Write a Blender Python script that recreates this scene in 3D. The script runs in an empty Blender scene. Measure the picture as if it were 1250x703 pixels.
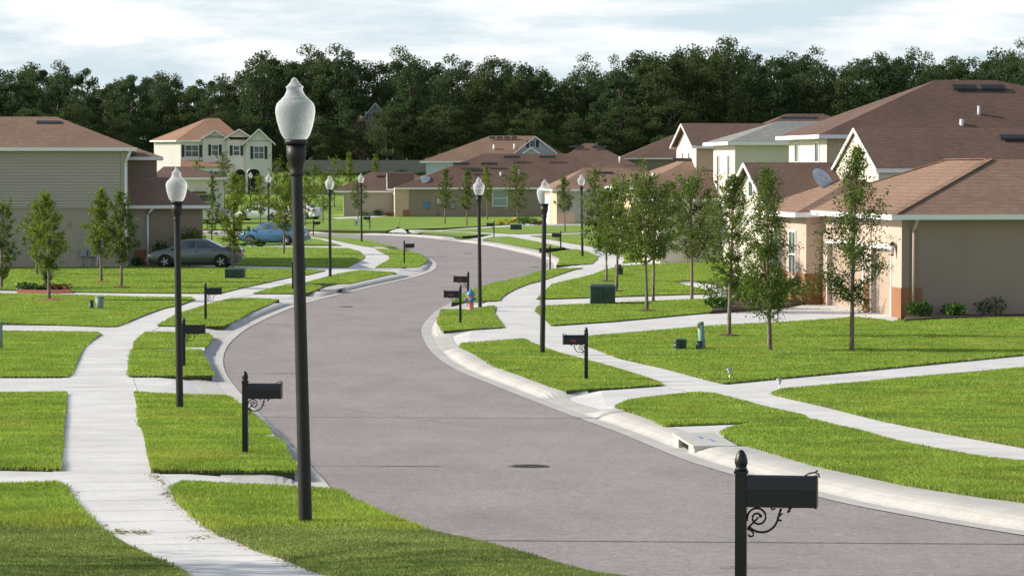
import bpy, bmesh, math, random
import numpy as np
from mathutils import Vector, Matrix
from mathutils.geometry import tessellate_polygon

random.seed(7)
RNG = np.random.default_rng(7)
R = math.radians
scene = bpy.context.scene
COL = scene.collection

# ------------------------------------------------------------------ camera numbers
F_PX, CAM_Z = 3600.0, 4.85
PITCH = math.atan(144.5 / F_PX)
CP, SP = math.cos(PITCH), math.sin(PITCH)

_TY = [-60, -30, 0, 10.5, 20.2, 30.5, 42, 57, 69, 81, 95, 400]
_TZ = [4.2, 3.6, 2.9, 2.32, 1.73, 1.18, .77, .27, .07, 0, 0, 0]
def _pchip(xs, ys):
    n = len(xs); h = [xs[i+1]-xs[i] for i in range(n-1)]; d = [(ys[i+1]-ys[i])/h[i] for i in range(n-1)]
    m = [d[0]] + [0]*(n-2) + [d[-1]]
    for i in range(1, n-1):
        if d[i-1]*d[i] > 0:
            w1, w2 = 2*h[i]+h[i-1], h[i]+2*h[i-1]
            m[i] = (w1+w2)/(w1/d[i-1]+w2/d[i])
    def f(x):
        if x <= xs[0]: return ys[0]
        if x >= xs[-1]: return ys[-1]
        i = 0
        while x > xs[i+1]: i += 1
        t = (x-xs[i])/h[i]; t2 = t*t; t3 = t2*t
        return (2*t3-3*t2+1)*ys[i]+(t3-2*t2+t)*h[i]*m[i]+(-2*t3+3*t2)*ys[i+1]+(t3-t2)*h[i]*m[i+1]
    return f
_T1 = _pchip(_TY, _TZ)
def sstep(a, b, x):
    t = min(1, max(0, (x-a)/(b-a))); return t*t*(3-2*t)
def T(x, y):
    return _T1(y) + 4.6*sstep(305, 385, y)

def ray(px, py):
    a, b = (px-625)/F_PX, (351.5-py)/F_PX
    d = Vector((a, CP + b*SP, -SP + b*CP))
    return d / d.y
def ground(px, py, off=0.0):
    d = ray(px, py)
    lo = 4.0; y = lo; step = .5
    while y < 900:
        if CAM_Z + d.z*y <= T(0, y) + off: break
        lo = y; y += step
        if y > 60: step = 2.0
    hi = y
    for _ in range(30):
        m = (lo+hi)/2
        if CAM_Z + d.z*m <= T(0, m) + off: hi = m
        else: lo = m
    return Vector((d.x*hi, hi))
def at(px, py, dist):
    d = ray(px, py); return Vector((d.x*dist, dist, CAM_Z + d.z*dist))

# ------------------------------------------------------------------ materials
MATS = {}
def nmat(name):
    m = bpy.data.materials.new(name); m.use_nodes = True
    nt = m.node_tree
    b = nt.nodes['Principled BSDF']
    MATS[name] = m
    return m, nt, b
def lk(nt, a, b): nt.links.new(a, b)
def ramp(nt, fac, stops):
    r = nt.nodes.new('ShaderNodeValToRGB')
    e = r.color_ramp.elements
    while len(e) < len(stops): e.new(.5)
    for el, (p, c) in zip(e, stops):
        el.position = p; el.color = (*c, 1) if len(c) == 3 else c
    if fac is not None: lk(nt, fac, r.inputs[0])
    return r
def noise(nt, scale, detail=4, rough=.6, vec=None, dist=0):
    n = nt.nodes.new('ShaderNodeTexNoise'); n.inputs['Scale'].default_value = scale
    n.inputs['Detail'].default_value = detail; n.inputs['Roughness'].default_value = rough; n.inputs['Distortion'].default_value = dist
    if vec is not None: lk(nt, vec, n.inputs['Vector'])
    return n
def pos(nt, kind='Object', scale=(1, 1, 1)):
    if kind == 'World':
        g = nt.nodes.new('ShaderNodeNewGeometry'); s = g.outputs['Position']
    else:
        g = nt.nodes.new('ShaderNodeTexCoord'); s = g.outputs[kind]
    m = nt.nodes.new('ShaderNodeMapping'); m.inputs['Scale'].default_value = scale
    lk(nt, s, m.inputs['Vector']); return m.outputs['Vector']
def mixc(nt, fac, a, b, mode='MIX'):
    m = nt.nodes.new('ShaderNodeMix'); m.data_type = 'RGBA'; m.blend_type = mode
    for s, v in ((m.inputs[0], fac), (m.inputs[6], a), (m.inputs[7], b)):
        if hasattr(v, 'is_linked'): lk(nt, v, s)
        elif isinstance(v, tuple): s.default_value = (*v, 1)
        else: s.default_value = v
    return m.outputs[2]
def bump(nt, b, h, strength=.3, dist=.02):
    n = nt.nodes.new('ShaderNodeBump'); n.inputs['Strength'].default_value = strength; n.inputs['Distance'].default_value = dist
    lk(nt, h, n.inputs['Height']); lk(nt, n.outputs[0], b.inputs['Normal'])

def plain(name, col, rough=.6, metal=0, var=.12, scale=6, bmp=0):
    m, nt, b = nmat(name)
    n = noise(nt, scale, 5, .6, pos(nt))
    d = tuple(c*(1-var) for c in col); l = tuple(min(1, c*(1+var)) for c in col)
    r = ramp(nt, n.outputs['Fac'], [(.3, d), (.7, l)])
    lk(nt, r.outputs[0], b.inputs['Base Color'])
    b.inputs['Roughness'].default_value = rough; b.inputs['Metallic'].default_value = metal
    if bmp: bump(nt, b, n.outputs['Fac'], bmp, .01)
    return m

def mk_materials():
    # asphalt
    m, nt, b = nmat('asphalt')
    w = pos(nt, 'World')
    n1 = noise(nt, .22, 5, .6, w); n2 = noise(nt, 26, 3, .75, w); n3 = noise(nt, .8, 5, .7, pos(nt, 'World', (1.2, .35, 1)))
    c = ramp(nt, n1.outputs['Fac'], [(.3, (.235, .212, .210)), (.7, (.300, .272, .268))]).outputs[0]
    c = mixc(nt, 1.0, c, (1.0, .945, .89), 'MULTIPLY'); c = mixc(nt, .35, c, ramp(nt, n3.outputs['Fac'], [(.35, (.205, .185, .184)), (.65, (.315, .286, .282))]).outputs[0])
    sp = ramp(nt, n2.outputs['Fac'], [(.30, (.40, .40, .40)), (.46, (.95, .95, .95)), (.60, (1.0, 1.0, 1.0)), (.72, (2.0, 1.95, 1.9))])
    c = mixc(nt, 1.0, c, sp.outputs[0], 'MULTIPLY')
    n7 = noise(nt, 8, 4, .8, w); c = mixc(nt, 1.0, c, ramp(nt, n7.outputs['Fac'], [(.32, (.78, .78, .78)), (.5, (1, 1, 1)), (.66, (1.18, 1.17, 1.16))]).outputs[0], 'MULTIPLY')
    n8 = noise(nt, .5, 3, .5, pos(nt, 'World', (1, .3, 1))); c = mixc(nt, ramp(nt, n8.outputs['Fac'], [(.58, (0, 0, 0)), (.74, (.35, .35, .35))]).outputs[0], c, (.15, .135, .13))
    # hairline cracks
    v = nt.nodes.new('ShaderNodeTexVoronoi'); v.feature = 'DISTANCE_TO_EDGE'; v.inputs['Scale'].default_value = .16
    wd = noise(nt, .9, 4, .6, w); vec = mixc(nt, .12, pos(nt, 'World', (.25, 1.3, 1)), wd.outputs['Color'])
    lk(nt, vec, v.inputs['Vector'])
    cr = ramp(nt, v.outputs['Distance'], [(.0, (.55, .54, .54)), (.0022, (1, 1, 1))])
    c = mixc(nt, .55, c, mixc(nt, 1.0, c, cr.outputs[0], 'MULTIPLY'))
    lk(nt, c, b.inputs['Base Color']); b.inputs['Roughness'].default_value = .85
    bump(nt, b, n2.outputs['Fac'], .5, .01)
    # concrete
    for nm, lo, hi in (('concrete', (.50, .487, .468), (.66, .645, .622)), ('kerb_concrete', (.39, .374, .345), (.50, .48, .447)), ('driveway_concrete', (.48, .468, .452), (.64, .628, .61))):
        m, nt, b = nmat(nm)
        w = pos(nt, 'World')
        n1 = noise(nt, .6, 6, .65, w); n2 = noise(nt, 14, 4, .7, w)
        c = ramp(nt, n1.outputs['Fac'], [(.3, lo), (.68, hi)]).outputs[0]
        c = mixc(nt, .55, c, mixc(nt, 1.0, c, ramp(nt, n2.outputs['Fac'], [(.25, (.68, .66, .62)), (.55, (1, 1, 1)), (.8, (1.12, 1.12, 1.12))]).outputs[0], 'MULTIPLY'))
        if nm == 'kerb_concrete':
            n3 = noise(nt, 1.6, 5, .7, w)
            c = mixc(nt, ramp(nt, n3.outputs['Fac'], [(.56, (0, 0, 0)), (.78, (.35, .35, .35))]).outputs[0], c, (.27, .22, .16))
        lk(nt, c, b.inputs['Base Color']); b.inputs['Roughness'].default_value = .9
        bump(nt, b, n2.outputs['Fac'], .25, .01)
    plain('joint', (.27, .25, .23), .95)
    # lawn below / beyond the blades
    m, nt, b = nmat('lawn')
    w = pos(nt, 'World')
    n1 = noise(nt, .25, 5, .6, w); n2 = noise(nt, 1.4, 5, .7, pos(nt, 'World', (.35, 1.0, 1))); n3 = noise(nt, 22, 3, .8, w)
    c = ramp(nt, n1.outputs['Fac'], [(.32, (.165, .270, .045)), (.55, (.228, .338, .058)), (.72, (.29, .385, .075))]).outputs[0]
    c = mixc(nt, .45, c, ramp(nt, n2.outputs['Fac'], [(.34, (.12, .19, .032)), (.55, (.225, .316, .055)), (.75, (.30, .375, .075))]).outputs[0])
    c = mixc(nt, 1, c, ramp(nt, n3.outputs['Fac'], [(.3, (.70, .74, .66)), (.6, (1.1, 1.1, 1.05))]).outputs[0], 'MULTIPLY')
    lk(nt, c, b.inputs['Base Color']); b.inputs['Roughness'].default_value = .85; b.inputs['Specular IOR Level'].default_value = .15
    bump(nt, b, n3.outputs['Fac'], .8, .05)
    plain('soil', (.12, .085, .05), .95, var=.4, scale=8)
    plain('turf_edge', (.050, .060, .022), .95, var=.4, scale=9); plain('mulch', (.055, .032, .022), .95, var=.5, scale=30, bmp=.6)
    plain('red_mulch', (.25, .075, .045), .95, var=.35, scale=40, bmp=.6)
    # leaves and blades
    def leaf(name, stops, trans=.35, tcol=(1.3, 1.25, .6), rough=.55, dry=0):
        m, nt, b = nmat(name)
        g = nt.nodes.new('ShaderNodeNewGeometry')
        r = ramp(nt, g.outputs['Random Per Island'], stops)
        n = noise(nt, .9, 3, .5, pos(nt))
        c = mixc(nt, 1, r.outputs[0], ramp(nt, n.outputs['Fac'], [(.3, (.72, .74, .7)), (.7, (1.25, 1.22, 1.1))]).outputs[0], 'MULTIPLY')
        if dry:      # dry, yellowing patches of turf and greener, denser ones
            n5 = noise(nt, .33, 5, .65, pos(nt, 'World')); c = mixc(nt, ramp(nt, n5.outputs['Fac'], [(.50, (0, 0, 0)), (.70, (dry, dry, dry))]).outputs[0], c, (.40, .385, .085))
            n6 = noise(nt, .55, 4, .6, pos(nt, 'World', (.6, 1.3, 1))); c = mixc(nt, ramp(nt, n6.outputs['Fac'], [(.52, (0, 0, 0)), (.72, (.55, .55, .55))]).outputs[0], c, (.09, .21, .02))
        lk(nt, c, b.inputs['Base Color']); b.inputs['Roughness'].default_value = rough; b.inputs['Specular IOR Level'].default_value = .3 if rough < .8 else .05
        t = nt.nodes.new('ShaderNodeBsdfTranslucent'); lk(nt, mixc(nt, 1, c, tcol, 'MULTIPLY'), t.inputs[0])
        mx = nt.nodes.new('ShaderNodeMixShader'); mx.inputs[0].default_value = trans
        lk(nt, b.outputs[0], mx.inputs[1]); lk(nt, t.outputs[0], mx.inputs[2])
        lk(nt, mx.outputs[0], nt.nodes['Material Output'].inputs[0])
    leaf('blade', [(0, (.135, .235, .042)), (.4, (.222, .352, .060)), (.85, (.312, .430, .082)), (.97, (.42, .46, .11)), (1, (.52, .46, .22))], .42, (1.22, 1.2, .7), dry=.6)
    leaf('blade_short', [(0, (.14, .20, .055)), (.5, (.21, .285, .085)), (.85, (.28, .345, .115)), (1, (.40, .38, .24))], .3, (1.2, 1.15, .6))
    leaf('leaf_street', [(0, (.045, .082, .018)), (.5, (.088, .145, .028)), (.85, (.14, .20, .038)), (1, (.20, .24, .06))], .4)
    leaf('leaf_light', [(0, (.070, .115, .014)), (.5, (.135, .195, .024)), (1, (.23, .28, .045))], .42)
    leaf('leaf_wood', [(0, (.046, .072, .046)), (.6, (.060, .096, .048)), (1, (.085, .125, .055))], .45, (1.25, 1.25, .95), .9)
    leaf('leaf_wood_olive', [(0, (.045, .066, .036)), (.5, (.066, .092, .042)), (1, (.095, .125, .055))], .45, (1.25, 1.25, .95), .9)
    leaf('leaf_shrub', [(0, (.018, .060, .010)), (.6, (.045, .120, .016)), (1, (.11, .20, .03))], .3)
    leaf('leaf_red', [(0, (.07, .03, .02)), (.6, (.14, .06, .035)), (1, (.2, .1, .05))], .3)
    leaf('clipping', [(0, (.26, .19, .11)), (.5, (.36, .28, .17)), (.7, (.16, .21, .07)), (1, (.20, .27, .08))], .1)
    leaf('flower_yellow', [(0, (.05, .12, .015)), (.4, (.10, .2, .02)), (.5, (.75, .55, .02)), (1, (.85, .68, .05))], .3)
    leaf('palm_leaf', [(0, (.012, .04, .012)), (1, (.04, .09, .025))], .2)
    # bark
    m, nt, b = nmat('bark')
    n = noise(nt, 14, 5, .7, pos(nt, 'Object', (1, 1, .35)))
    lk(nt, ramp(nt, n.outputs['Fac'], [(.35, (.085, .060, .045)), (.6, (.24, .19, .15)), (.75, (.36, .31, .26))]).outputs[0], b.inputs['Base Color'])
    b.inputs['Roughness'].default_value = .9; bump(nt, b, n.outputs['Fac'], .6, .02)
    m, nt, b = nmat('bark_dark')
    n = noise(nt, 5, 5, .7, pos(nt, 'Object', (1, 1, .3)))
    lk(nt, ramp(nt, n.outputs['Fac'], [(.35, (.03, .024, .018)), (.7, (.12, .10, .08))]).outputs[0], b.inputs['Base Color']); b.inputs['Roughness'].default_value = .95
    # shingles
    def shingle(name, a, bcol):
        m, nt, b = nmat(name)
        v = pos(nt)
        wv = nt.nodes.new('ShaderNodeTexWave'); wv.wave_type = 'BANDS'; wv.bands_direction = 'Z'; wv.wave_profile = 'SAW'
        wv.inputs['Scale'].default_value = 2.8; wv.inputs['Distortion'].default_value = .5; wv.inputs['Detail Scale'].default_value = 3
        lk(nt, v, wv.inputs['Vector'])
        n = noise(nt, 3.2, 4, .8, pos(nt, 'Object', (1, 1, 6))); n2 = noise(nt, .4, 4, .6, v)
        c = ramp(nt, n.outputs['Fac'], [(.3, a), (.7, bcol)]).outputs[0]
        c = mixc(nt, .5, c, mixc(nt, 1, c, ramp(nt, n2.outputs['Fac'], [(.3, (.75, .75, .76)), (.7, (1.2, 1.2, 1.2))]).outputs[0], 'MULTIPLY'))
        c = mixc(nt, 1, c, ramp(nt, wv.outputs['Fac'], [(0, (.62, .62, .62)), (.18, (1, 1, 1)), (1, (1.05, 1.05, 1.05))]).outputs[0], 'MULTIPLY')
        lk(nt, c, b.inputs['Base Color']); b.inputs['Roughness'].default_value = .92; b.inputs['Specular IOR Level'].default_value = .2
        bump(nt, b, wv.outputs['Fac'], .5, .03)
    shingle('shingle_brown', (.170, .106, .074), (.290, .187, .132))
    shingle('shingle_dark', (.100, .062, .048), (.175, .110, .084))
    shingle('shingle_orange', (.25, .145, .095), (.37, .225, .150))
    shingle('shingle_grey', (.17, .17, .155), (.30, .30, .28))
    def stucco(name, col):
        m, nt, b = nmat(name)
        n = noise(nt, 40, 4, .7, pos(nt)); n2 = noise(nt, .35, 5, .6, pos(nt, 'Object', (1, 1, .4)))
        d = tuple(c*.88 for c in col); l = tuple(c*1.07 for c in col)
        c = ramp(nt, n2.outputs['Fac'], [(.3, d), (.7, l)]).outputs[0]
        lk(nt, c, b.inputs['Base Color']); b.inputs['Roughness'].default_value = .9; b.inputs['Specular IOR Level'].default_value = .2
        bump(nt, b, n.outputs['Fac'], .35, .01)
    stucco('stucco_taupe', (.33, .245, .21)); stucco('stucco_pink', (.52, .40, .33)); stucco('stucco_terracotta', (.31, .150, .080))
    stucco('stucco_cream', (.64, .59, .50)); stucco('stucco_peach', (.60, .42, .29)); stucco('stucco_sage', (.42, .41, .35))
    stucco('stucco_brown', (.30, .235, .18)); stucco('stucco_tan', (.38, .325, .26)); stucco('stucco_olive', (.50, .46, .33)); stucco('stucco_beige', (.38, .325, .27))
    plain('siding', (.42, .36, .285), .6, var=.04); plain('white_paint', (.80, .80, .79), .5, var=.04); plain('fence_vinyl', (.20, .185, .175), .7); stucco('stucco_white', (.63, .60, .57))
    plain('blue_siding', (.40, .47, .52), .6, var=.05); plain('pink_wall', (.55, .36, .28), .8)
    plain('tan_door', (.40, .305, .225), .55, var=.04); plain('black_shutter', (.015, .017, .02), .5)
    m, nt, b = nmat('window_glass'); n = noise(nt, 1.5, 2, .5, pos(nt))
    lk(nt, ramp(nt, n.outputs['Fac'], [(.3, (.02, .03, .035)), (.7, (.10, .13, .13))]).outputs[0], b.inputs['Base Color']); b.inputs['Roughness'].default_value = .06
    m, nt, b = nmat('blind_glass'); wv = nt.nodes.new('ShaderNodeTexWave'); wv.bands_direction = 'Z'; wv.inputs['Scale'].default_value = 6; lk(nt, pos(nt), wv.inputs['Vector'])
    lk(nt, ramp(nt, wv.outputs['Fac'], [(.2, (.16, .22, .22)), (.8, (.32, .40, .38))]).outputs[0], b.inputs['Base Color']); b.inputs['Roughness'].default_value = .15
    m, nt, b = nmat('lap_board')     # boards of uneven tone; shadow line under each lap painted into the colour
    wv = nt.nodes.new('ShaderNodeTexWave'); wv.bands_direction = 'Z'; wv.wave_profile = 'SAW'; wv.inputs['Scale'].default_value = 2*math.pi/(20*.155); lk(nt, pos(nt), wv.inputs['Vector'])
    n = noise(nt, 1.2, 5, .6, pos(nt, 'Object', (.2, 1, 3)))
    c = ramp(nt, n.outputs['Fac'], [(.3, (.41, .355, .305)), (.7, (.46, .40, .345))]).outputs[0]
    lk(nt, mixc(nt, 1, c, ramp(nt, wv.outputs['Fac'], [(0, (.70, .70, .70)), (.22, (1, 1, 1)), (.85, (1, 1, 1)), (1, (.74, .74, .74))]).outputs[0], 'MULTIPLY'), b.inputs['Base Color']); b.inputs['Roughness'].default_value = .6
    # metals and plastics
    plain('post_bronze', (.017, .015, .0145), .5, .2, .25, 12); plain('black_paint', (.005, .0052, .006), .42, .0, .2, 9)
    plain('red_flag', (.45, .03, .03), .5); plain('green_box', (.022, .055, .040), .55, var=.2, scale=3); plain('green_pale', (.20, .27, .20), .6)
    plain('green_tube', (.17, .30, .24), .6); plain('pale_box', (.55, .56, .52), .6); plain('orange_tape', (.7, .22, .05), .6)
    plain('hydrant_pink', (.62, .25, .23), .55); plain('hydrant_blue', (.05, .20, .42), .5); plain('steel', (.5, .5, .5), .35, .8)
    plain('meter_grey', (.25, .27, .28), .5, .3); plain('solar_blue', (.03, .05, .25), .2); plain('dish_grey', (.50, .52, .54), .45, .1)
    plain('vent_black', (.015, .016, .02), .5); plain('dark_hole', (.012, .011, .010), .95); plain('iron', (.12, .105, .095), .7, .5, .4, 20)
    plain('blue_mark', (.12, .25, .42), .8); plain('tyre', (.014, .014, .014), .85); plain('rim', (.45, .46, .47), .3, .8)
    plain('plastic_black', (.012, .012, .013), .6); plain('tail_red', (.35, .015, .015), .25); plain('head_clear', (.6, .6, .58), .15)
    def carpaint(name, col, metal=.5):
        m, nt, b = nmat(name); n = noise(nt, 2, 2, .5, pos(nt))
        lk(nt, ramp(nt, n.outputs['Fac'], [(.3, tuple(c*.95 for c in col)), (.7, tuple(c*1.05 for c in col))]).outputs[0], b.inputs['Base Color'])
        b.inputs['Metallic'].default_value = metal; b.inputs['Roughness'].default_value = .32; b.inputs['Coat Weight'].default_value = .6; b.inputs['Coat Roughness'].default_value = .05
    carpaint('paint_grey', (.13, .145, .15)); carpaint('paint_blue', (.06, .16, .30)); carpaint('paint_white', (.75, .76, .77), 0); carpaint('paint_silver', (.55, .56, .58), .6); carpaint('paint_deepblue', (.05, .12, .30))
    # lamp globe : ribbed clear acrylic
    m, nt, b = nmat('globe_acrylic')
    n = noise(nt, 34, 3, .7, pos(nt, 'Object', (1, 1, .16)))
    b.inputs['Base Color'].default_value = (.95, .98, 1, 1); b.inputs['Roughness'].default_value = .10
    bump(nt, b, n.outputs['Fac'], .9, .02)
    tl = nt.nodes.new('ShaderNodeBsdfTranslucent'); tl.inputs[0].default_value = (.97, .98, 1, 1)
    m1 = nt.nodes.new('ShaderNodeMixShader'); m1.inputs[0].default_value = .48; lk(nt, b.outputs[0], m1.inputs[1]); lk(nt, tl.outputs[0], m1.inputs[2])
    tp = nt.nodes.new('ShaderNodeBsdfTransparent'); tp.inputs[0].default_value = (.95, .96, .97, 1)
    lw = nt.nodes.new('ShaderNodeLayerWeight'); lw.inputs[0].default_value = .35
    rr = ramp(nt, lw.outputs['Facing'], [(0, (.80, .80, .80)), (.45, (.62, .62, .62)), (.85, (.03, .03, .03))])
    m2 = nt.nodes.new('ShaderNodeMixShader'); lk(nt, rr.outputs[0], m2.inputs[0]); lk(nt, m1.outputs[0], m2.inputs[1]); lk(nt, tp.outputs[0], m2.inputs[2])
    lk(nt, m2.outputs[0], nt.nodes['Material Output'].inputs[0])
mk_materials()

# ------------------------------------------------------------------ mesh builder
class MB:
    def __init__(s): s.v = []; s.f = []; s.smooth = []
    def add(s, vs, fs, smooth=False):
        b = len(s.v); s.v.extend(tuple(p) for p in vs); s.f.extend(tuple(b+i for i in f) for f in fs); s.smooth.extend([smooth]*len(fs)); return s
    def quad(s, a, b, c, d): return s.add([a, b, c, d], [(0, 1, 2, 3)])
    def box(s, x0, x1, y0, y1, z0, z1):
        return s.add([(x0,y0,z0),(x1,y0,z0),(x1,y1,z0),(x0,y1,z0),(x0,y0,z1),(x1,y0,z1),(x1,y1,z1),(x0,y1,z1)],
                     [(0,3,2,1),(4,5,6,7),(0,1,5,4),(1,2,6,5),(2,3,7,6),(3,0,4,7)])
    def beam(s, p, q, w, h, up=(0, 0, 1)):
        p, q = Vector(p), Vector(q); d = (q-p).normalized(); up = Vector(up)
        side = d.cross(up).normalized()*w/2; u = side.cross(d).normalized()*h/2
        vs = [p-side-u, p+side-u, p+side+u, p-side+u, q-side-u, q+side-u, q+side+u, q-side+u]
        return s.add(vs, [(0,1,2,3),(7,6,5,4),(0,4,5,1),(1,5,6,2),(2,6,7,3),(3,7,4,0)])
    def lathe(s, prof, n=20, c=(0, 0, 0), flute=0):
        vs = []
        for r, z in prof:
            for k in range(n):
                a = 2*math.pi*k/n; rr = r*(1+flute*(k % 2))
                vs.append((c[0]+rr*math.cos(a), c[1]+rr*math.sin(a), c[2]+z))
        fs = []
        for i in range(len(prof)-1):
            for k in range(n):
                k2 = (k+1) % n; fs.append((i*n+k, i*n+k2, (i+1)*n+k2, (i+1)*n+k))
        fs.append(tuple(range(n))[::-1]); fs.append(tuple((len(prof)-1)*n+k for k in range(n)))
        return s.add(vs, fs, True)
    def tube(s, pts, rad, n=6):
        pts = [Vector(p) for p in pts]; m = len(pts)
        rads = rad if isinstance(rad, (list, tuple)) else [rad]*m
        vs = []
        for i, p in enumerate(pts):
            d = (pts[min(i+1, m-1)]-pts[max(i-1, 0)]).normalized()
            a = d.cross(Vector((0, 0, 1)))
            if a.length < 1e-3: a = d.cross(Vector((0, 1, 0)))
            a.normalize(); b2 = d.cross(a)
            for k in range(n):
                t = 2*math.pi*k/n; vs.append(p+(a*math.cos(t)+b2*math.sin(t))*rads[i])
        fs = []
        for i in range(m-1):
            for k in range(n):
                k2 = (k+1) % n; fs.append((i*n+k, i*n+k2, (i+1)*n+k2, (i+1)*n+k))
        fs.append(tuple(range(n))[::-1]); fs.append(tuple((m-1)*n+k for k in range(n)))
        return s.add(vs, fs, True)
    def cyl(s, p, q, r, n=14): return s.tube([p, q], r, n)
    def prism(s, outline, y0, y1):     # outline in (x, z), extruded along y
        n = len(outline)
        vs = [(x, y0, z) for x, z in outline]+[(x, y1, z) for x, z in outline]
        return s.add(vs, [tuple(range(n)), tuple(range(2*n-1, n-1, -1))]+[(i, n+i, n+(i+1) % n, (i+1) % n) for i in range(n)])
    def mesh(s, name, m):
        me = bpy.data.meshes.new(name); me.from_pydata(s.v, [], s.f)
        me.polygons.foreach_set('use_smooth', s.smooth)
        me.materials.append(MATS[m]); me.update(); return me
    def obj(s, name, m, parent=None, fix=True):
        me = s.mesh(name, m)
        if fix:
            bm = bmesh.new(); bm.from_mesh(me); bmesh.ops.recalc_face_normals(bm, faces=bm.faces); bm.to_mesh(me); bm.free()
        o = bpy.data.objects.new(name, me); COL.objects.link(o)
        if parent is not None: o.parent = parent
        return o

def tag(o, label=None, cat=None, group=None, kind=None):
    for k, v in (('label', label), ('category', cat), ('group', group), ('kind', kind)):
        if v: o[k] = v
    return o
def empty(name, loc, rz=0, label=None, cat=None, group=None, tilt=(0, 0)):
    o = bpy.data.objects.new(name, None); COL.objects.link(o)
    o.location = loc; o.rotation_euler = (tilt[0], tilt[1], rz)
    o.empty_display_size = .2
    return tag(o, label, cat, group)
def dup(root, loc, rz=None, label=None, group=None, tilt=None, scale=None):
    def cp(o, parent):
        c = o.copy(); COL.objects.link(c)
        if parent is not None: c.parent = parent
        for ch in [x for x in o.children]: cp(ch, c)
        return c
    r = cp(root, None); r.location = loc
    if rz is not None: r.rotation_euler = ((tilt or (0, 0))[0], (tilt or (0, 0))[1], rz)
    if label: r['label'] = label
    if group: r['group'] = group
    if scale: r.scale = scale
    return r
def gz(px, py):
    g = ground(px, py); return Vector((g.x, g.y, T(g.x, g.y)))

# ------------------------------------------------------------------ the ground plan (traced outlines, put on the terrain)
def W(pts):
    out = []
    for p in pts:
        if len(p) == 3: out.append(Vector((p[1], p[2])))
        else: out.append(ground(p[0], p[1]))
    return out

RIGHT_EDGE = W([(60,281),(372,283),(410,284),(458,285.5),(490,286.5),(524,289),(556,293),(588,297),(628,305),(655,311.5),(667.6,318),(669,323.6),(660,330),(640,337),(618,342.5),(598,347.6),(586,351.6),(564,359.6),(548,367),(529,379),(518,391),(515,399),(517,407),(524,420),(540,435),(559,446),(580,455),(600,462.5),(640,478),(680,493),(720,507),(760,521),(800,537),(840,552.5),(880,564.5),(940,581),(1000,595),(1050,606),(1100,615),(1150,624),(1200,632),(1250,639.6)]) + [Vector(p) for p in ((6.1,28.4),(7.3,24.2),(9.3,20),(12.5,15.5),(18,11.5),(28,8))]
BACK = [ground(*q[:2], q[2]*.42) for q in ((500,643.5,.05),(520,648.5,.10),(550,655,.17),(576,660,.21),(600,667,.24),(620,673,.25),(650,683,.25),(690,695,.25),(720,703,.25))]
_n = BACK[-1]; BACK += [_n+(Vector((2.15, 19.9))-_n)*.5+Vector((.05, 0)), Vector((2.15, 19.9))]
_tn = [(BACK[min(i+1, len(BACK)-1)]-BACK[max(i-1, 0)]).normalized() for i in range(len(BACK))]
NEAR_EDGE = [p+Vector((-t.y, t.x))*.60 for p, t in list(zip(BACK, _tn))[2:]]
BACK = [('w', p.x, p.y) for p in BACK]
def berm(P):
    t = np.clip((30.8-P[:, 1])/6.5, 0, 1); t = t*t*(3-2*t)
    d = np.clip((P[:, 0]+3.2)/1.6, 0, 1)
    k = np.clip(seg_dist(P, _WW)/1.0, 0, 1); return .10*t*k
LEFT_EDGE = W([(60,285.5),(372,287.8),(402,289.5),(426,291.4),(445,293.4),(461,296.8),(484,302.4),(504,307.5),(519,311.6),(529,316),(533,321),(529,327),(511,334),(490,339),(458,346),(426,353.5),(402,359),(373,366.6),(360,370.5),(331,382),(312,391),(299,398),(288,406.5),(280,414),(274.4,423),(272,432),(272.6,442),(278,454.5),(294,474.5),(314,496),(336,517),(360,540),(379,560),(395,576),(403,585),(424,598),(440,607),(470,623),(500,637),(524,648)]) + NEAR_EDGE + [Vector(p) for p in ((4.3,17.3),(7,14),(12,10),(20,6.5),(28,4))]
def smooth_line(pts, step=.6, near=90):
    """Catmull-Rom through the points, resampled."""
    out = []
    n = len(pts)
    for i in range(n-1):
        p0, p1, p2, p3 = pts[max(i-1,0)], pts[i], pts[i+1], pts[min(i+2,n-1)]
        L = (p2-p1).length
        k = max(1, int(L/(step if p1.y < near else step*2.5)))
        for j in range(k):
            t = j/k
            # centripetal-ish: limit tangents by segment length
            m1 = (p2-p0)*(L/max(1e-6, (p2-p1).length+(p1-p0).length)) if i > 0 else (p2-p1)
            m2 = (p3-p1)*(L/max(1e-6, (p3-p2).length+(p2-p1).length)) if i < n-2 else (p2-p1)
            t2, t3 = t*t, t*t*t
            out.append(p1*(2*t3-3*t2+1)+m1*(t3-2*t2+t)+p2*(-2*t3+3*t2)+m2*(t3-t2))
    out.append(pts[-1]); return out
RE = smooth_line(RIGHT_EDGE); LE = smooth_line(LEFT_EDGE)
_RE = np.array([[p.x, p.y] for p in RE]); _LE = np.array([[p.x, p.y] for p in LE])
def seg_dist(P, A):
    """distance from points P (n,2) to polyline A (m,2)"""
    out = np.full(len(P), 1e9)
    a, d = A[:-1], A[1:]-A[:-1]; dd = (d**2).sum(1)+1e-12
    for i in range(0, len(P), 4000):
        p = P[i:i+4000, None, :]
        t = np.clip(((p-a)*d).sum(2)/dd, 0, 1)
        out[i:i+4000] = np.sqrt((((a+t[..., None]*d)-p)**2).sum(2)).min(1)
    return out
def edge_dist(P): return np.minimum(seg_dist(P, _RE), seg_dist(P, _LE))
ROAD_DROP = .12

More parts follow.
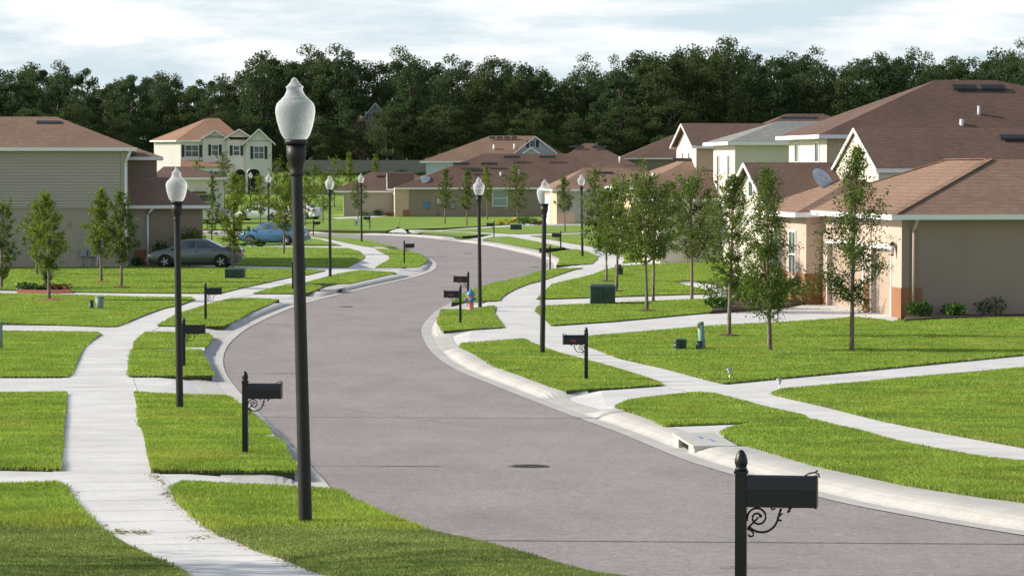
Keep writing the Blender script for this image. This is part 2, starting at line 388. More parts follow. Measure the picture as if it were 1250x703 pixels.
def sheet(name, poly, zfun, mat, kind='structure', xcuts=None, ycuts=None, skirt=0, label=None, cat=None, skirt_mat=None):
    tris = tessellate_polygon([[Vector((p.x, p.y, 0)) for p in poly]])
    bm = bmesh.new()
    vs = [bm.verts.new((p.x, p.y, 0)) for p in poly]
    for t in tris:
        try: bm.faces.new([vs[i] for i in t])
        except ValueError: pass
    ys = [p.y for p in poly]; xs = [p.x for p in poly]
    def cut(co, no):
        bmesh.ops.bisect_plane(bm, geom=bm.verts[:]+bm.edges[:]+bm.faces[:], plane_co=co, plane_no=no, dist=1e-4)
    cy = ycuts if ycuts is not None else [v for v in list(np.arange(-12, 90, 3.0))+list(np.arange(300, 392, 8.0))]
    for v in cy:
        if min(ys) < v < max(ys): cut((0, v, 0), (0, 1, 0))
    for v in (xcuts or []):
        if min(xs) < v < max(xs): cut((v, 0, 0), (1, 0, 0))
    bmesh.ops.triangulate(bm, faces=[f for f in bm.faces if len(f.verts) > 3])
    bmesh.ops.dissolve_degenerate(bm, dist=1e-5, edges=bm.edges[:])
    bm.verts.ensure_lookup_table()
    P = np.array([[v.co.x, v.co.y] for v in bm.verts])
    Z = zfun(P)
    for v, z in zip(bm.verts, Z): v.co.z = z
    bmesh.ops.recalc_face_normals(bm, faces=bm.faces[:])
    for f in bm.faces:
        if f.normal.z < 0: f.normal_flip()
    if skirt:
        be = [e for e in bm.edges if len(e.link_faces) == 1]
        r = bmesh.ops.extrude_edge_only(bm, edges=be)
        for g in r['geom']:
            if isinstance(g, bmesh.types.BMFace): g.material_index = 1
        for g in r['geom']:
            if isinstance(g, bmesh.types.BMVert): g.co.z -= skirt
    me = bpy.data.meshes.new(name); bm.to_mesh(me); bm.free(); me.materials.append(MATS[mat])
    if skirt_mat: me.materials.append(MATS[skirt_mat])
    o = bpy.data.objects.new(name, me); COL.objects.link(o); tag(o, label, cat, kind=kind)
    return o
def Tz(P, off=0.0): return np.array([T(x, y) for x, y in P])+off
def grow(poly, d):
    n = len(poly); A = sum(poly[i].x*poly[(i+1) % n].y-poly[(i+1) % n].x*poly[i].y for i in range(n))
    sg = 1 if A > 0 else -1; out = []
    for i in range(n):
        e1 = (poly[i]-poly[i-1]); e2 = (poly[(i+1) % n]-poly[i])
        if e1.length < 1e-6 or e2.length < 1e-6: out.append(poly[i]); continue
        n1 = Vector((e1.y, -e1.x)).normalized()*sg; n2 = Vector((e2.y, -e2.x)).normalized()*sg
        m = n1+n2
        if m.length < .35: m = n1
        m = m.normalized(); k = min(2.0, 1/max(.4, m.dot(n1)))
        out.append(poly[i]+m*d*k)
    return out

# base ground
def build_ground():
    xs = list(np.arange(-60, 61, 6.0)); xs = [-2600, -900, -400, -200, -120, -85]+xs+[85, 120, 200, 400, 900, 2600]
    ys = list(np.arange(-60, 96, 3.0))+list(np.arange(100, 300, 20.0))+list(np.arange(304, 396, 6.0))+[420, 480, 600, 900, 1600, 3200]
    b = MB(); n = len(xs)
    vs = [(x, y, T(x, y)-.17) for y in ys for x in xs]
    b.add(vs, [(j*n+i, j*n+i+1, (j+1)*n+i+1, (j+1)*n+i) for j in range(len(ys)-1) for i in range(n-1)], True)
    tag(b.obj('ground', 'lawn'), kind='structure')
build_ground()

# road
road_poly = LE + RE[::-1]
sheet('road', grow(road_poly, .02), lambda P: Tz(P, -ROAD_DROP), 'asphalt')

def on_line(A, px, py):
    g = ground(px, py, -ROAD_DROP); return int(np.argmin(((A-np.array([g.x, g.y]))**2).sum(1)))
DRAIN_R, DRAIN_L = on_line(_RE, 845, 550), on_line(_LE, 411, 357.5)
# kerbs: gutter pan, face, top; dropped at the driveways
def kerb(name, line, side, drops, hmat='kerb_concrete'):
    """side +1: the kerb lies to the right of the line's direction, -1: to the left"""
    L = np.array([[p.x, p.y] for p in line]); n = len(L)
    s = np.concatenate([[0], np.cumsum(np.hypot(*(L[1:]-L[:-1]).T))])
    tan = np.gradient(L, axis=0); tan /= np.linalg.norm(tan, axis=1)[:, None]
    for _ in range(2):
        tan[1:-1] = (tan[:-2]+tan[1:-1]*2+tan[2:]); tan /= np.linalg.norm(tan, axis=1)[:, None]
    nor = np.stack([tan[:, 1], -tan[:, 0]], 1)*side
    h = np.ones(n)
    for a, b in drops:
        if a == 'at':
            d = np.maximum(0, np.abs(s-s[b])-.62); h = np.minimum(h, np.clip(d/.35, 0, 1)); continue
        A, B = W([a])[0], W([b])[0]
        ia, ib = (np.argmin(((L-np.array([q.x, q.y]))**2).sum(1)) for q in (A, B))
        sa, sb = min(s[ia], s[ib]), max(s[ia], s[ib])
        d = np.where(s < sa, sa-s, np.where(s > sb, s-sb, 0))
        h = np.minimum(h, np.clip(d/.55, 0, 1))
    prof = [(-.015, 0, .006), (.0, 0, .008), (.30, 0, -.004), (.35, .12, 0), (.44, .52, 0), (.55, .82, 0), (.66, .95, 0), (.80, 1.0, 0), (1.35, 1.0, -.012)]
    vs, fs = [], []
    m = len(prof)
    for i in range(n):
        t = T(L[i, 0], L[i, 1])
        for o, k, dz in prof:
            p = L[i]+nor[i]*o
            zz = t-ROAD_DROP+.006+dz+k*(ROAD_DROP+.006)*h[i]
            if h[i] < 1 and k > .5:      # dropped: the slab rises gently towards the walk
                zz = max(zz, t-ROAD_DROP+.006+(min(o, .8)-.30)*.03-(.03 if o > 1 else 0))
            vs.append((p[0], p[1], zz))
    for i in range(n-1):
        for j in range(m-1):
            fs.append((i*m+j, i*m+j+1, (i+1)*m+j+1, (i+1)*m+j))
    b = MB(); b.add(vs, fs, False)
    o = b.obj(name, hmat)
    return tag(o, kind='structure')
kerb('kerb', LE, +1, [((371,360),(345,367.5)),((272,400),(262,412)),((259,461),(284,489)),((363,579),(420,607)),((507,328.5),(486,334)),((488,303),(500,305.5)),('at', DRAIN_L)])
kerb('kerb', RE, -1, [((692,479),(751,497)),((541,405.5),(560,423)),((551,371),(538,378.5)),((679,325),(678,327.5)),((588,292.3),(570,289.8)),((478,282.5),(494,283.5)),('at', DRAIN_R)])

# walks and drives --------------------------------------------------------------
def zpave(off):
    def f(P):
        d = edge_dist(P); t = np.clip((d-.45)/1.1, 0, 1); t = t*t*(3-2*t)
        return Tz(P, off)-(ROAD_DROP+.02)*(1-t)
    return f
WALK_L_W = W([(399,702),(373,694),(342,681),(310,671),(287,659.7),(269,653.6),(253,643),(237,629),(220,617),(210,599),(187,577),(181,557),(173,522),(170,500),(165,481),(158,460.4),(161,430),(165,419),(173,411),(177.6,406.7),(193,398.4),(200,393.6),(216,384),(235,378),(254,372),(283,365),(309,359),(325,354.4),(352,347),(372,346),(394,340),(410,335.6),(432,331.6),(440,330.5),(458,327),(474,318),(476,315.6),(474,312.4),(463,307),(458,304.4),(445,301),(429,298),(405,293),(391,291),(374,288)])
WALK_L_E = W([(375,291),(386,291.6),(404,296.4),(417,300.4),(426,303.6),(439,307.6),(445,313),(444.4,315.6),(436,321),(424,327),(397,331),(376,336),(357,338),(328,345),(296,352),(269,358.7),(238,366),(221,373),(200,377),(176,385.6),(157,393.6),(137.6,399.5),(123,410),(112,416),(102,424),(90,449),(84,459),(80,461),(79,481),(78,505),(74,539),(71,560),(71,575),(74,595),(81,609),(97,629),(111,643),(130,655),(154,670),(187,686),(220,702)])
wl = [Vector(p) for p in ((6,7),(2.5,11),(.8,15),(-.2,18.5),(-.86,21.4))]+WALK_L_W+WALK_L_E+[Vector(p) for p in ((-2.1,20.6),(-1.4,17.5),(-.4,14),(1.3,10),(4.6,6))]
sheet('sidewalk', grow(wl, .07), lambda P: Tz(P, 0), 'concrete', ycuts=list(np.arange(6, 95, 2.0)))
WALK_R_W = W([('w',14.9,17.6),('w',11.4,22.6),('w',9.2,27.7),('w',8.03,33.3),(1250,567.6),(1200,562),(1140,552),(1090,541),(1050,530),(1000,517.6),(985,514),(980,510),(940,501),(910,493),(870,482.4),(830,475.5),(807,470),(780,460),(730,445),(680,432),(648,420),(640,414),(615,400.4),(609,391.6),(603,383),(605,377),(604,374),(610,368),(612,364),(618,359.6),(628,354),(644,347.6),(660,343.6),(700,330),(711.6,327.6),(722,322.8),(729.5,316.4),(728,312.4),(717,307.6),(704,305),(690,302.8),(652,294.8),(622,289),(601,286.8),(564,284),(540,283),(519,282.5),(500,283)])
WALK_R_E = W([(500,280.8),(540,281.5),(596,284.4),(631,286.5),(647,288.4),(666,291.6),(690,296.4),(719,301),(746,307.6),(759,311.6),(763,316.4),(760,322),(752,327),(738,330),(722,336.4),(698,342),(674,347.6),(667,354),(657,366),(655,376),(654,381),(666.6,391.4),(673,398),(706,408),(718,411),(720,424),(760,439),(810,450),(878,468),(890,471),(943,482),(990,493),(1020,500),(1080,515),(1140,527),(1200,538),(1250,547),('w',8.75,36),('w',10.35,28.6),('w',12.6,23.3),('w',16.3,18.2)])
sheet('sidewalk', grow(WALK_R_W+WALK_R_E, .07), lambda P: Tz(P, 0), 'concrete', ycuts=list(np.arange(20, 95, 2.0)))
# cross joints of the walks
def joints(name, west, east, count_from, spacing):
    a = np.array([[p.x, p.y] for p in west]); c = np.array([[p.x, p.y] for p in east])
    mb = MB()
    s = np.concatenate([[0], np.cumsum(np.hypot(*(a[1:]-a[:-1]).T))])
    t = count_from
    while t < s[-1]-1:
        i = np.searchsorted(s, t)-1; k = (t-s[i])/(s[i+1]-s[i]+1e-9); p = a[i]+(a[i+1]-a[i])*k
        d2 = ((c-p)**2).sum(1); j = int(np.argmin(d2)); best = None
        for q in range(max(0, j-1), min(len(c)-1, j+1)):
            e = c[q+1]-c[q]; u = np.clip(((p-c[q])*e).sum()/((e**2).sum()+1e-9), 0, 1); z = c[q]+u*e
            if best is None or ((z-p)**2).sum() < ((best-p)**2).sum(): best = z
        w = np.hypot(*(best-p))
        if .5 < w < 3:
            d = (best-p)/w; nn = np.array([-d[1], d[0]])*(.008 if p[1] < 60 else .013)
            q4 = [p-nn, best-nn, best+nn, p+nn]
            mb.quad(*[(q[0], q[1], T(q[0], q[1])+.005) for q in q4])
        t += spacing
    tag(mb.obj(name, 'joint'), kind='structure')
joints('sidewalk_joint', WALK_L_W, WALK_L_E, .8, 1.52)
joints('sidewalk_joint', WALK_R_W, WALK_R_E, .5, 1.52)

DRIVES = [
 [(-250,571),(74,574),(187,576),(362,577),(390,576),(402,588),(432,610),(405,604),(224,595),(67,596),(-250,599)],
 [(-250,459),(158,459),(262,459.5),(272,458),(300,489),(284,490),(230,485),(165,483),(-250,484)],
 [(-250,394),(142,398),(272,398),(282,401),(274,414),(258,412),(177,408),(-250,407)],
 [(-250,351),(80,356),(200,357.5),(309,358.2),(373,358),(380,361),(360,369),(340,368),(312,366),(200,365),(-250,361.5)],
 [(160,320),(290,323),(424,326),(458,326),(512,326.5),(516,330),(488,336),(480,334.5),(440,332),(371,331),(232,327),(140,325.5)],
 [(250,299),(330,300),(416,300),(445,300.4),(484,301),(498,304),(500,307),(490,306),(458,305.2),(330,302.8),(250,301.8)],
 [(482,279.2),(493,278.8),(497,284.5),(474,283.5)],
 [(678,478),(692,477.5),(807,469),(883,467),(970,459),(1250,432),('w',19.5,85.1),('w',28,94.2),('w',27,87.4),('w',17.6,76.65),(1250,453),(960,479),(943,484),(852,483),(800,488),(753,500),(735,503),(674,483)],
 [(526,404),(541,403.5),(615,399),(673,396),(752,391),(868,380),(929,372),(991,367.5),(1020,368),(1092,382),(1098,391),(1089,394.5),(1043,389),(970,394.5),(868,400),(718,414),(640,417),(564,422.5),(540,428)],
 [(545,371),(551,369.5),(612,366.8),(655,364),(878,357.3),(930,356),(930,362),(878,366.5),(727,373),(655,377),(604,376),(540,380.5),(530,380)],
 [(670,324),(675,322.2),(722,321.5),(760,320.5),(850,316.5),(900,315),(900,319.5),(850,321.5),(760,326),(711,328.6),(676,329.6),(668,327)],
 [(585,290),(601,286.2),(631,285.6),(700,284),(717,283.5),(790,280), (790,282.2),(717,285.5),(650,288.5),(622,290),(590,293.5),(573,291.5)],
 [(500,283),(540,280.6),(643,273),(720,272.2),(720,275.2),(637,276.5),(540,282.5),(506,285)],
]
for d in DRIVES:
    P = W(d); yn = min(p.y for p in P); yx = max(p.y for p in P); xn = min(p.x for p in P); xx = max(p.x for p in P)
    sheet('driveway', P, zpave(-.008), 'driveway_concrete', ycuts=list(np.arange(yn, yx, max(.7, (yx-yn)/24))), xcuts=list(np.arange(xn, xx, max(.6, (xx-xn)/26))))
sheet('garden_path', W([(822,344.6),(843,343.3),(868,347),(892,351.5),(884,358),(878,360),(862,354.5)]), lambda P: Tz(P, -.004), 'driveway_concrete')
sheet('garden_path', W([(405,266.5),(478,263.4),(500,264),(500,265.2),(478,264.6),(410,268.2)]), lambda P: Tz(P, .05), 'driveway_concrete')

# lawns --------------------------------------------------------------------------
M0_back = BACK+[('w',3.65,17.2),('w',6.4,13.6),('w',10.5,10.2),('w',9,8),('w',6,7.2),('w',2.6,11.05),('w',.9,15.05),('w',-.1,18.55),('w',-.78,21.45)]
LAWNS = [
 [('w',4.3,6.1),('w',1.2,10.05),('w',-.48,14.05),('w',-1.48,17.55),('w',-2.15,20.6),(220,702),(187,686),(154,670),(130,655),(111,643),(97,629),(81,609),(75,596),(67,593.5),(34,595),(0,595.6),(-300,597),('w',-14,20),('w',-10,6)],
 [(210,599),(224,592.8),(251,593.6),(281,595.6),(322,597.6),(363,599.7),(393,601.7),(420,605.8),(426,614),(440,619),(460,629),(480,638)]+M0_back+[(399,702),(373,694),(342,681),(310,671),(287,659.7),(269,653.6),(253,643),(237,629),(220,617)],
 [(-300,481.5),(0,481.5),(79.5,481),(78,505),(74,539.5),(71,560),(74,575),(0,573.5),(-300,571)],
 [(165,481),(190,482.4),(230,483.6),(274,485),(282,488),(294,499),(308,510),(326,526),(330,534),(240,534),(178,534.5),(173,522),(170,500)],
 [(178,536),(240,535.8),(331,536.5),(344,546),(356,567),(360,577.5),(187,577.5),(181.5,557)],
 [(-300,404),(0,405.4),(64,406),(118,406.7),(123,409),(112,416),(102,424),(98,432),(90,449),(84.5,459),(80,461),(0,461),(-300,461)],
 [(177.6,406.7),(200,406.5),(253,408),(259,413),(253,422),(250,426.2),(163,426.6),(165,419),(173,411)],
 [(162,428),(244,428.4),(246,430),(248,438),(254,450),(259,460),(158,460.4),(160,436)],
 [(-300,355),(0,359),(48,359.7),(96,361),(160,363),(200,363.8),(233.6,363.5),(237.6,366.4),(221,373),(200,377),(176,385.6),(157,393.6),(142,399),(137,399.5),(80,397.6),(0,395),(-300,391)],
 [(193,398.4),(200,393.6),(216,384),(235,378.4),(254.4,372),(283,365),(312,365),(341,366.7),(328,373),(309,381),(293,389.6),(272,399),(232,399)],
 [(-200,351),(0,353),(80,357),(200,358.4),(269,358.7),(296,352),(328,345),(357,338.4),(376,336),(397,331),(371,329.6),(293,328),(232,326.6),(160,325.4),(154,320),(-200,318)],
 [(309,359),(325,354.4),(352,347.4),(386,348.4),(394,351),(384,356),(373,359)],
 [(372,346),(394,340),(410,335.6),(432,331.6),(440,330.5),(480,333),(483.6,334),(426,347.3),(383,346.6)],
 [(200,322.5),(290,324.3),(424,327),(435.6,321),(444.4,315.6),(445,313),(439,307.6),(426,303.6),(370,302.5),(290,301.2),(200,300)],
 [(458,327),(474,318),(476,315.6),(474,312.4),(463,307),(458,304.4),(490,305),(503,307.6),(517,313),(522,318),(519,322),(509,327)],
 [(200,299),(369,300.2),(417,300.4),(403.6,296.4),(386,291.6),(375,291),(369,289.2),(200,287.6)],
 [(374,288),(391,291),(405,293),(429,298),(445,301),(484,302),(461,296.6),(445,293.2),(426,291.2),(402,289.2)],
 [(150,280),(372,281.3),(471,282.3),(480,280.5),(486,277.5),(490,262),(470,262),(372,256),(150,256)],
 [(493,280.4),(540,279),(578,277),(640,272.8),(660,270),(690,268),(690,258),(490.2,262),(486.4,277.3)],
 [(506,283.6),(519,282.5),(540,283),(564,284),(601,286.6),(564,288.8),(532,286.2)],
 [(540,281.7),(637,276.2),(707,275.6),(740,274.5),(780,275),(780,279.5),(709,284),(631,286),(596,284.4)],
 [(588,292.4),(599,290),(621.6,289),(652,294.8),(690,302.8),(660,304.4),(649,304.2),(612,297)],
 [(647,288.4),(717,285.2),(790,282),(830,281),(930,279),(930,313),(850,317),(786,319.6),(760,321.4),(763,316.4),(759,311.6),(746,307.6),(719,301),(690,296.4),(666,291.6)],
 [(679,324.6),(683,318.8),(682,314.8),(674,312.4),(673,309),(690,306),(704,305),(717,307.6),(728,312.4),(729.5,316.4),(722,322.8)],
 [(711.6,327.8),(700,330),(660,343.6),(644,347.6),(628,354),(618,359.6),(612,364.4),(610,367.6),(589.6,368.4),(551,370.5),(564,359.9),(589.6,350.2),(607,344.7),(626,342.8),(620,341.9),(637.6,339),(658,331.8),(680,328.6)],
 [(538,378.8),(567,378.8),(604,374),(605,377),(603,382.8),(609,391.6),(615,400.4),(541.6,405),(536,396.4),(535,388.4)],
 [(561.6,424.4),(564,420.4),(596,418),(637.6,414.8),(644,417),(648,420),(680,432),(730,445),(780,460),(806,469),(807,471),(740,475.6),(692,478.6),(670,472),(630,457),(606,449),(584,435)],
 [(753,498),(770,490),(806,486),(852,481),(870,482.4),(910,493),(940,501),(980,510),(985,514),(920,518),(824,521.5),(814,522),(800,514),(776,506)],
 [(880,531),(892,525),(920,520),(990,515),(1000,517.6),(1050,530),(1090,541),(1140,552),(1200,562),(1250,567.6),('w',8.0,33.6),('w',9.1,27.7),('w',11.3,22.6),('w',14.8,17.6),('w',13.0,16.6),('w',9.95,20.9),('w',7.95,25.0),('w',6.85,28.75),(1250,615),(1200,609),(1100,593),(1000,571),(940,553),(900,542)],
 [(943,482),(957,477),(1100,464),(1250,450.5),('w',18.6,78.1),('w',26,86.5),('w',26,40),('w',17.6,19),('w',12.75,23.4),('w',10.45,28.7),('w',8.8,36.2),(1250,547),(1200,538),(1140,527),(1080,515),(1020,500),(990,493)],
 [(718,411.6),(719,423.4),(760,439),(810,450),(878,468),(883,469),(930,464.4),(1250,433.7),('w',20.34,85.5),('w',29,95.3),('w',29,104),(1250,384),(1098,392),(1089,394),(1073,391),(1043,388),(970,393.5),(868,399),(804,404.6)],
 [(655,376),(658,374.5),(727,371.6),(878,365),(900,362.5),(930,362),(962,369.5),(929,373.5),(868,382),(752,392.7),(673,398),(666.6,391.4),(652.6,380)],
 [(667,354),(674,347.6),(698,342),(722,336.4),(738,330),(752,327),(760,325),(850,320.6),(930,317.5),(960,340),(892,350.5),(868,346),(843,343),(822,344.8),(862,355),(878,358.5),(760,362.5),(655,366)],
]
_WW = np.array([[p.x, p.y] for p in [Vector(q) for q in ((6,7),(2.5,11),(.8,15),(-.2,18.5),(-.86,21.4))]+WALK_L_W[:14]])
LAWN_OBJS = []
for L in LAWNS:
    P = W(L)
    zf = (lambda Q: Tz(Q, .035)+berm(Q)) if len(LAWN_OBJS) == 1 else (lambda Q: Tz(Q, .035))
    LAWN_OBJS.append(sheet('lawn', P, zf, 'lawn', skirt=.16, skirt_mat='turf_edge', ycuts=(list(np.arange(8, 32, .8)) if len(LAWN_OBJS) < 2 else None), xcuts=(list(np.arange(-3.2, 3, .22)) if len(LAWN_OBJS) == 1 else None)))

# grass blades on the nearer lawns
def scatter():
    tri = []
    for o in LAWN_OBJS:
        me = o.data
        v = np.empty(len(me.vertices)*3); me.vertices.foreach_get('co', v); v = v.reshape(-1, 3)
        me.calc_loop_triangles()
        t = np.empty(len(me.loop_triangles)*3, int); me.loop_triangles.foreach_get('vertices', t); t = t.reshape(-1, 3)
        nz = np.cross(v[t[:, 1]]-v[t[:, 0]], v[t[:, 2]]-v[t[:, 0]])
        t = t[np.abs(nz[:, 2]) > .5*np.linalg.norm(nz, axis=1)]
        tri.append(v[t])
    tri = np.concatenate(tri)
    # only what can be seen from near the photograph's place
    c = tri.mean(1)
    ok = (tri[:, :, 1].min(1) < 200) & (np.abs(c[:, 0]) < 12+.25*c[:, 1]) & (c[:, 1] > 13)
    tri = tri[ok]
    # split by distance weight: sample uniformly with the triangle's own density (at its centre)
    area = .5*np.linalg.norm(np.cross(tri[:, 1]-tri[:, 0], tri[:, 2]-tri[:, 0]), axis=1)
    ymin = tri[:, :, 1].min(1)
    dmax = np.minimum(4600, 4600*(30/np.maximum(ymin, 8))**2.1)
    n = RNG.poisson(area*dmax)
    idx = np.repeat(np.arange(len(tri)), n)
    u, w = RNG.random(len(idx)), RNG.random(len(idx)); fl = u+w > 1; u[fl], w[fl] = 1-u[fl], 1-w[fl]
    p = tri[idx, 0]+u[:, None]*(tri[idx, 1]-tri[idx, 0])+w[:, None]*(tri[idx, 2]-tri[idx, 0])
    want = np.minimum(4600, 4600*(30/np.maximum(p[:, 1], 8))**2.1)
    want = want*np.clip((205-p[:, 1])/70, 0, 1)
    keep = (RNG.random(len(p)) < want/dmax[idx]) & (np.abs(p[:, 0]) < 4.5+.195*p[:, 1])
    return p[keep]
def patch_noise(x, y, s=1.0, k=0):
    r = np.random.default_rng(100+k); out = np.zeros_like(x)
    for _ in range(7):
        a = r.random()*6.28; f = s*(.4+1.6*r.random()); out += np.sin(f*(x*np.cos(a)+y*np.sin(a))+r.random()*6.28)
    return out/7
def blades(p, short, name, mat):
    n = len(p); d = p[:, 1]
    sc = np.clip(d/32, .6, 6.0)**.9
    hgt = (.026+.030*RNG.random(n))*(1+.22*patch_noise(p[:, 0], p[:, 1], 1.6, 1))*np.clip(1.15-(d-30)/130, .75, 1.1)
    if short: hgt *= .45
    wid = (.0024+.0022*RNG.random(n))*sc*(1.25 if short else 1.0)
    az = RNG.random(n)*2*np.pi
    lean = (.25+.75*RNG.random(n))*hgt*(1.3 if short else 1)
    la = RNG.random(n)*2*np.pi
    tip = p+np.stack([np.cos(la)*lean, np.sin(la)*lean, hgt], 1)
    mid = p+np.stack([np.cos(la)*lean*.35, np.sin(la)*lean*.35, hgt*.62], 1)
    sd = np.stack([np.cos(az)*wid, np.sin(az)*wid, np.zeros(n)], 1)
    base = p-np.array([0, 0, .02])
    V = np.stack([base-sd, base+sd, mid+sd*.8, tip, mid-sd*.8], 1).reshape(-1, 3)
    me = bpy.data.meshes.new(name)
    me.vertices.add(5*n); me.vertices.foreach_set('co', V.ravel().astype(np.float32))
    me.loops.add(5*n); me.loops.foreach_set('vertex_index', np.arange(5*n, dtype=np.int32))
    me.polygons.add(n); me.polygons.foreach_set('loop_start', np.arange(0, 5*n, 5, dtype=np.int32)); me.polygons.foreach_set('loop_total', np.full(n, 5, np.int32))
    me.materials.append(MATS[mat]); me.update(calc_edges=True)
    o = bpy.data.objects.new(name, me); COL.objects.link(o); tag(o, kind='stuff'); return o
_gp = scatter()
def edge_blades():
    out = []
    for i, L in enumerate(LAWNS):
        P = W(L)
        for p, q in zip(P, P[1:]+P[:1]):
            d = (p.y+q.y)/2; ln = (q-p).length
            if not (15 < d < 95) or ln > 40 or abs((p.x+q.x)/2) > 5+.2*d: continue
            k = RNG.poisson(ln*260*(30/max(d, 20))**1.2); t = RNG.random((k, 1))
            b = np.array([p.x, p.y])+(np.array([q.x, q.y])-np.array([p.x, p.y]))*t+RNG.normal(size=(k, 2))*.022*(1+.6*patch_noise_1(d))
            z = Tz(b, .03)+(berm(b) if i == 1 else 0); out.append(np.concatenate([b, z[:, None]], 1))
    return np.concatenate(out)
def patch_noise_1(d): return math.sin(d*3.1)
_gp = np.concatenate([_gp, edge_blades()])
_crest = (_gp[:, 1] < 29.6+.35*RNG.normal(size=len(_gp))+.25*np.sin(_gp[:, 0]*2.3)+.15*np.sin(_gp[:, 0]*7)-.10*np.maximum(0, _gp[:, 0]+2.2)) & (_gp[:, 0] < 4)
_gl = _gp[~_crest]; _gs = _gp[_crest]
blades(_gl, False, 'grass', 'blade'); blades(_gs, True, 'grass', 'blade_short')
print('blades', len(_gl), len(_gs))

# ------------------------------------------------------------------ street lamps
def make_lamp(label, loc):
    t = empty('street_lamp', loc, 0, label, 'street lamp', 'acorn globe street lamps along the kerbs')
    b = MB(); b.lathe([(.073, -.3), (.071, .0), (.069, .6), (.059, 3.9), (.058, 3.98)], 16)
    b.obj('post', 'post_bronze', t)
    c = MB(); c.lathe([(.064, 3.62), (.072, 3.64), (.072, 3.66), (.066, 3.68), (.070, 3.72), (.088, 3.78), (.100, 3.82), (.104, 3.95)], 24, flute=-.07)
    c.lathe([(.118, 3.95), (.120, 3.985), (.112, 4.0)], 24)
    c.obj('fitter', 'post_bronze', t)
    prof = [(.105, 0), (.125, .02), (.150, .06), (.172, .12), (.193, .20), (.206, .28), (.205, .33), (.190, .375), (.160, .408), (.141, .418), (.143, .428), (.128, .436), (.106, .462), (.088, .50), (.080, .525), (.090, .538), (.091, .548), (.076, .56), (.052, .585), (.040, .60), (.030, .625), (.012, .642)]
    g = MB(); g.lathe([(r, 3.995+z) for r, z in prof], 32)
    g.obj('globe', 'globe_acrylic', t)
    return t
LAMPS = [
 (373, 643.5, 'tall street lamp standing closest, on the grass strip between left walk and kerb', -.026),
 (219.5, 500.5, 'second street lamp up the left walk, beside a black mailbox and a driveway', -.012),
 (662, 433, 'largest street lamp right of the road, on the verge before the wide driveway', .016),
 (586, 375, 'street lamp beside the pink fire hydrant', -.012),
 (403, 339, 'street lamp on the verge near the left storm drain, past the dark sedan', -.004),
 (711, 313.5, 'distant street lamp on the inside of the right bend, in front of the sage house', -.02),
 (441.5, 295.5, 'distant street lamp on the verge where the far road turns behind the left lawns', -.012),
 (328, 293, 'small street lamp showing above the blue hatchback', 0),
 (306, 264, 'smallest street lamp, farthest off among the trees left of the hatchback', 0)]
_lp = None
for px, py, lab, tilt in LAMPS:
    p = gz(px, py); p.z += .02
    if _lp is None: _lp = make_lamp(lab, p); o = _lp
    else: o = dup(_lp, p, 0, lab)
    o.rotation_euler = (0, tilt*.85, random.random()*.001)
    if px == 373: o.scale = (.98, .98, .983)

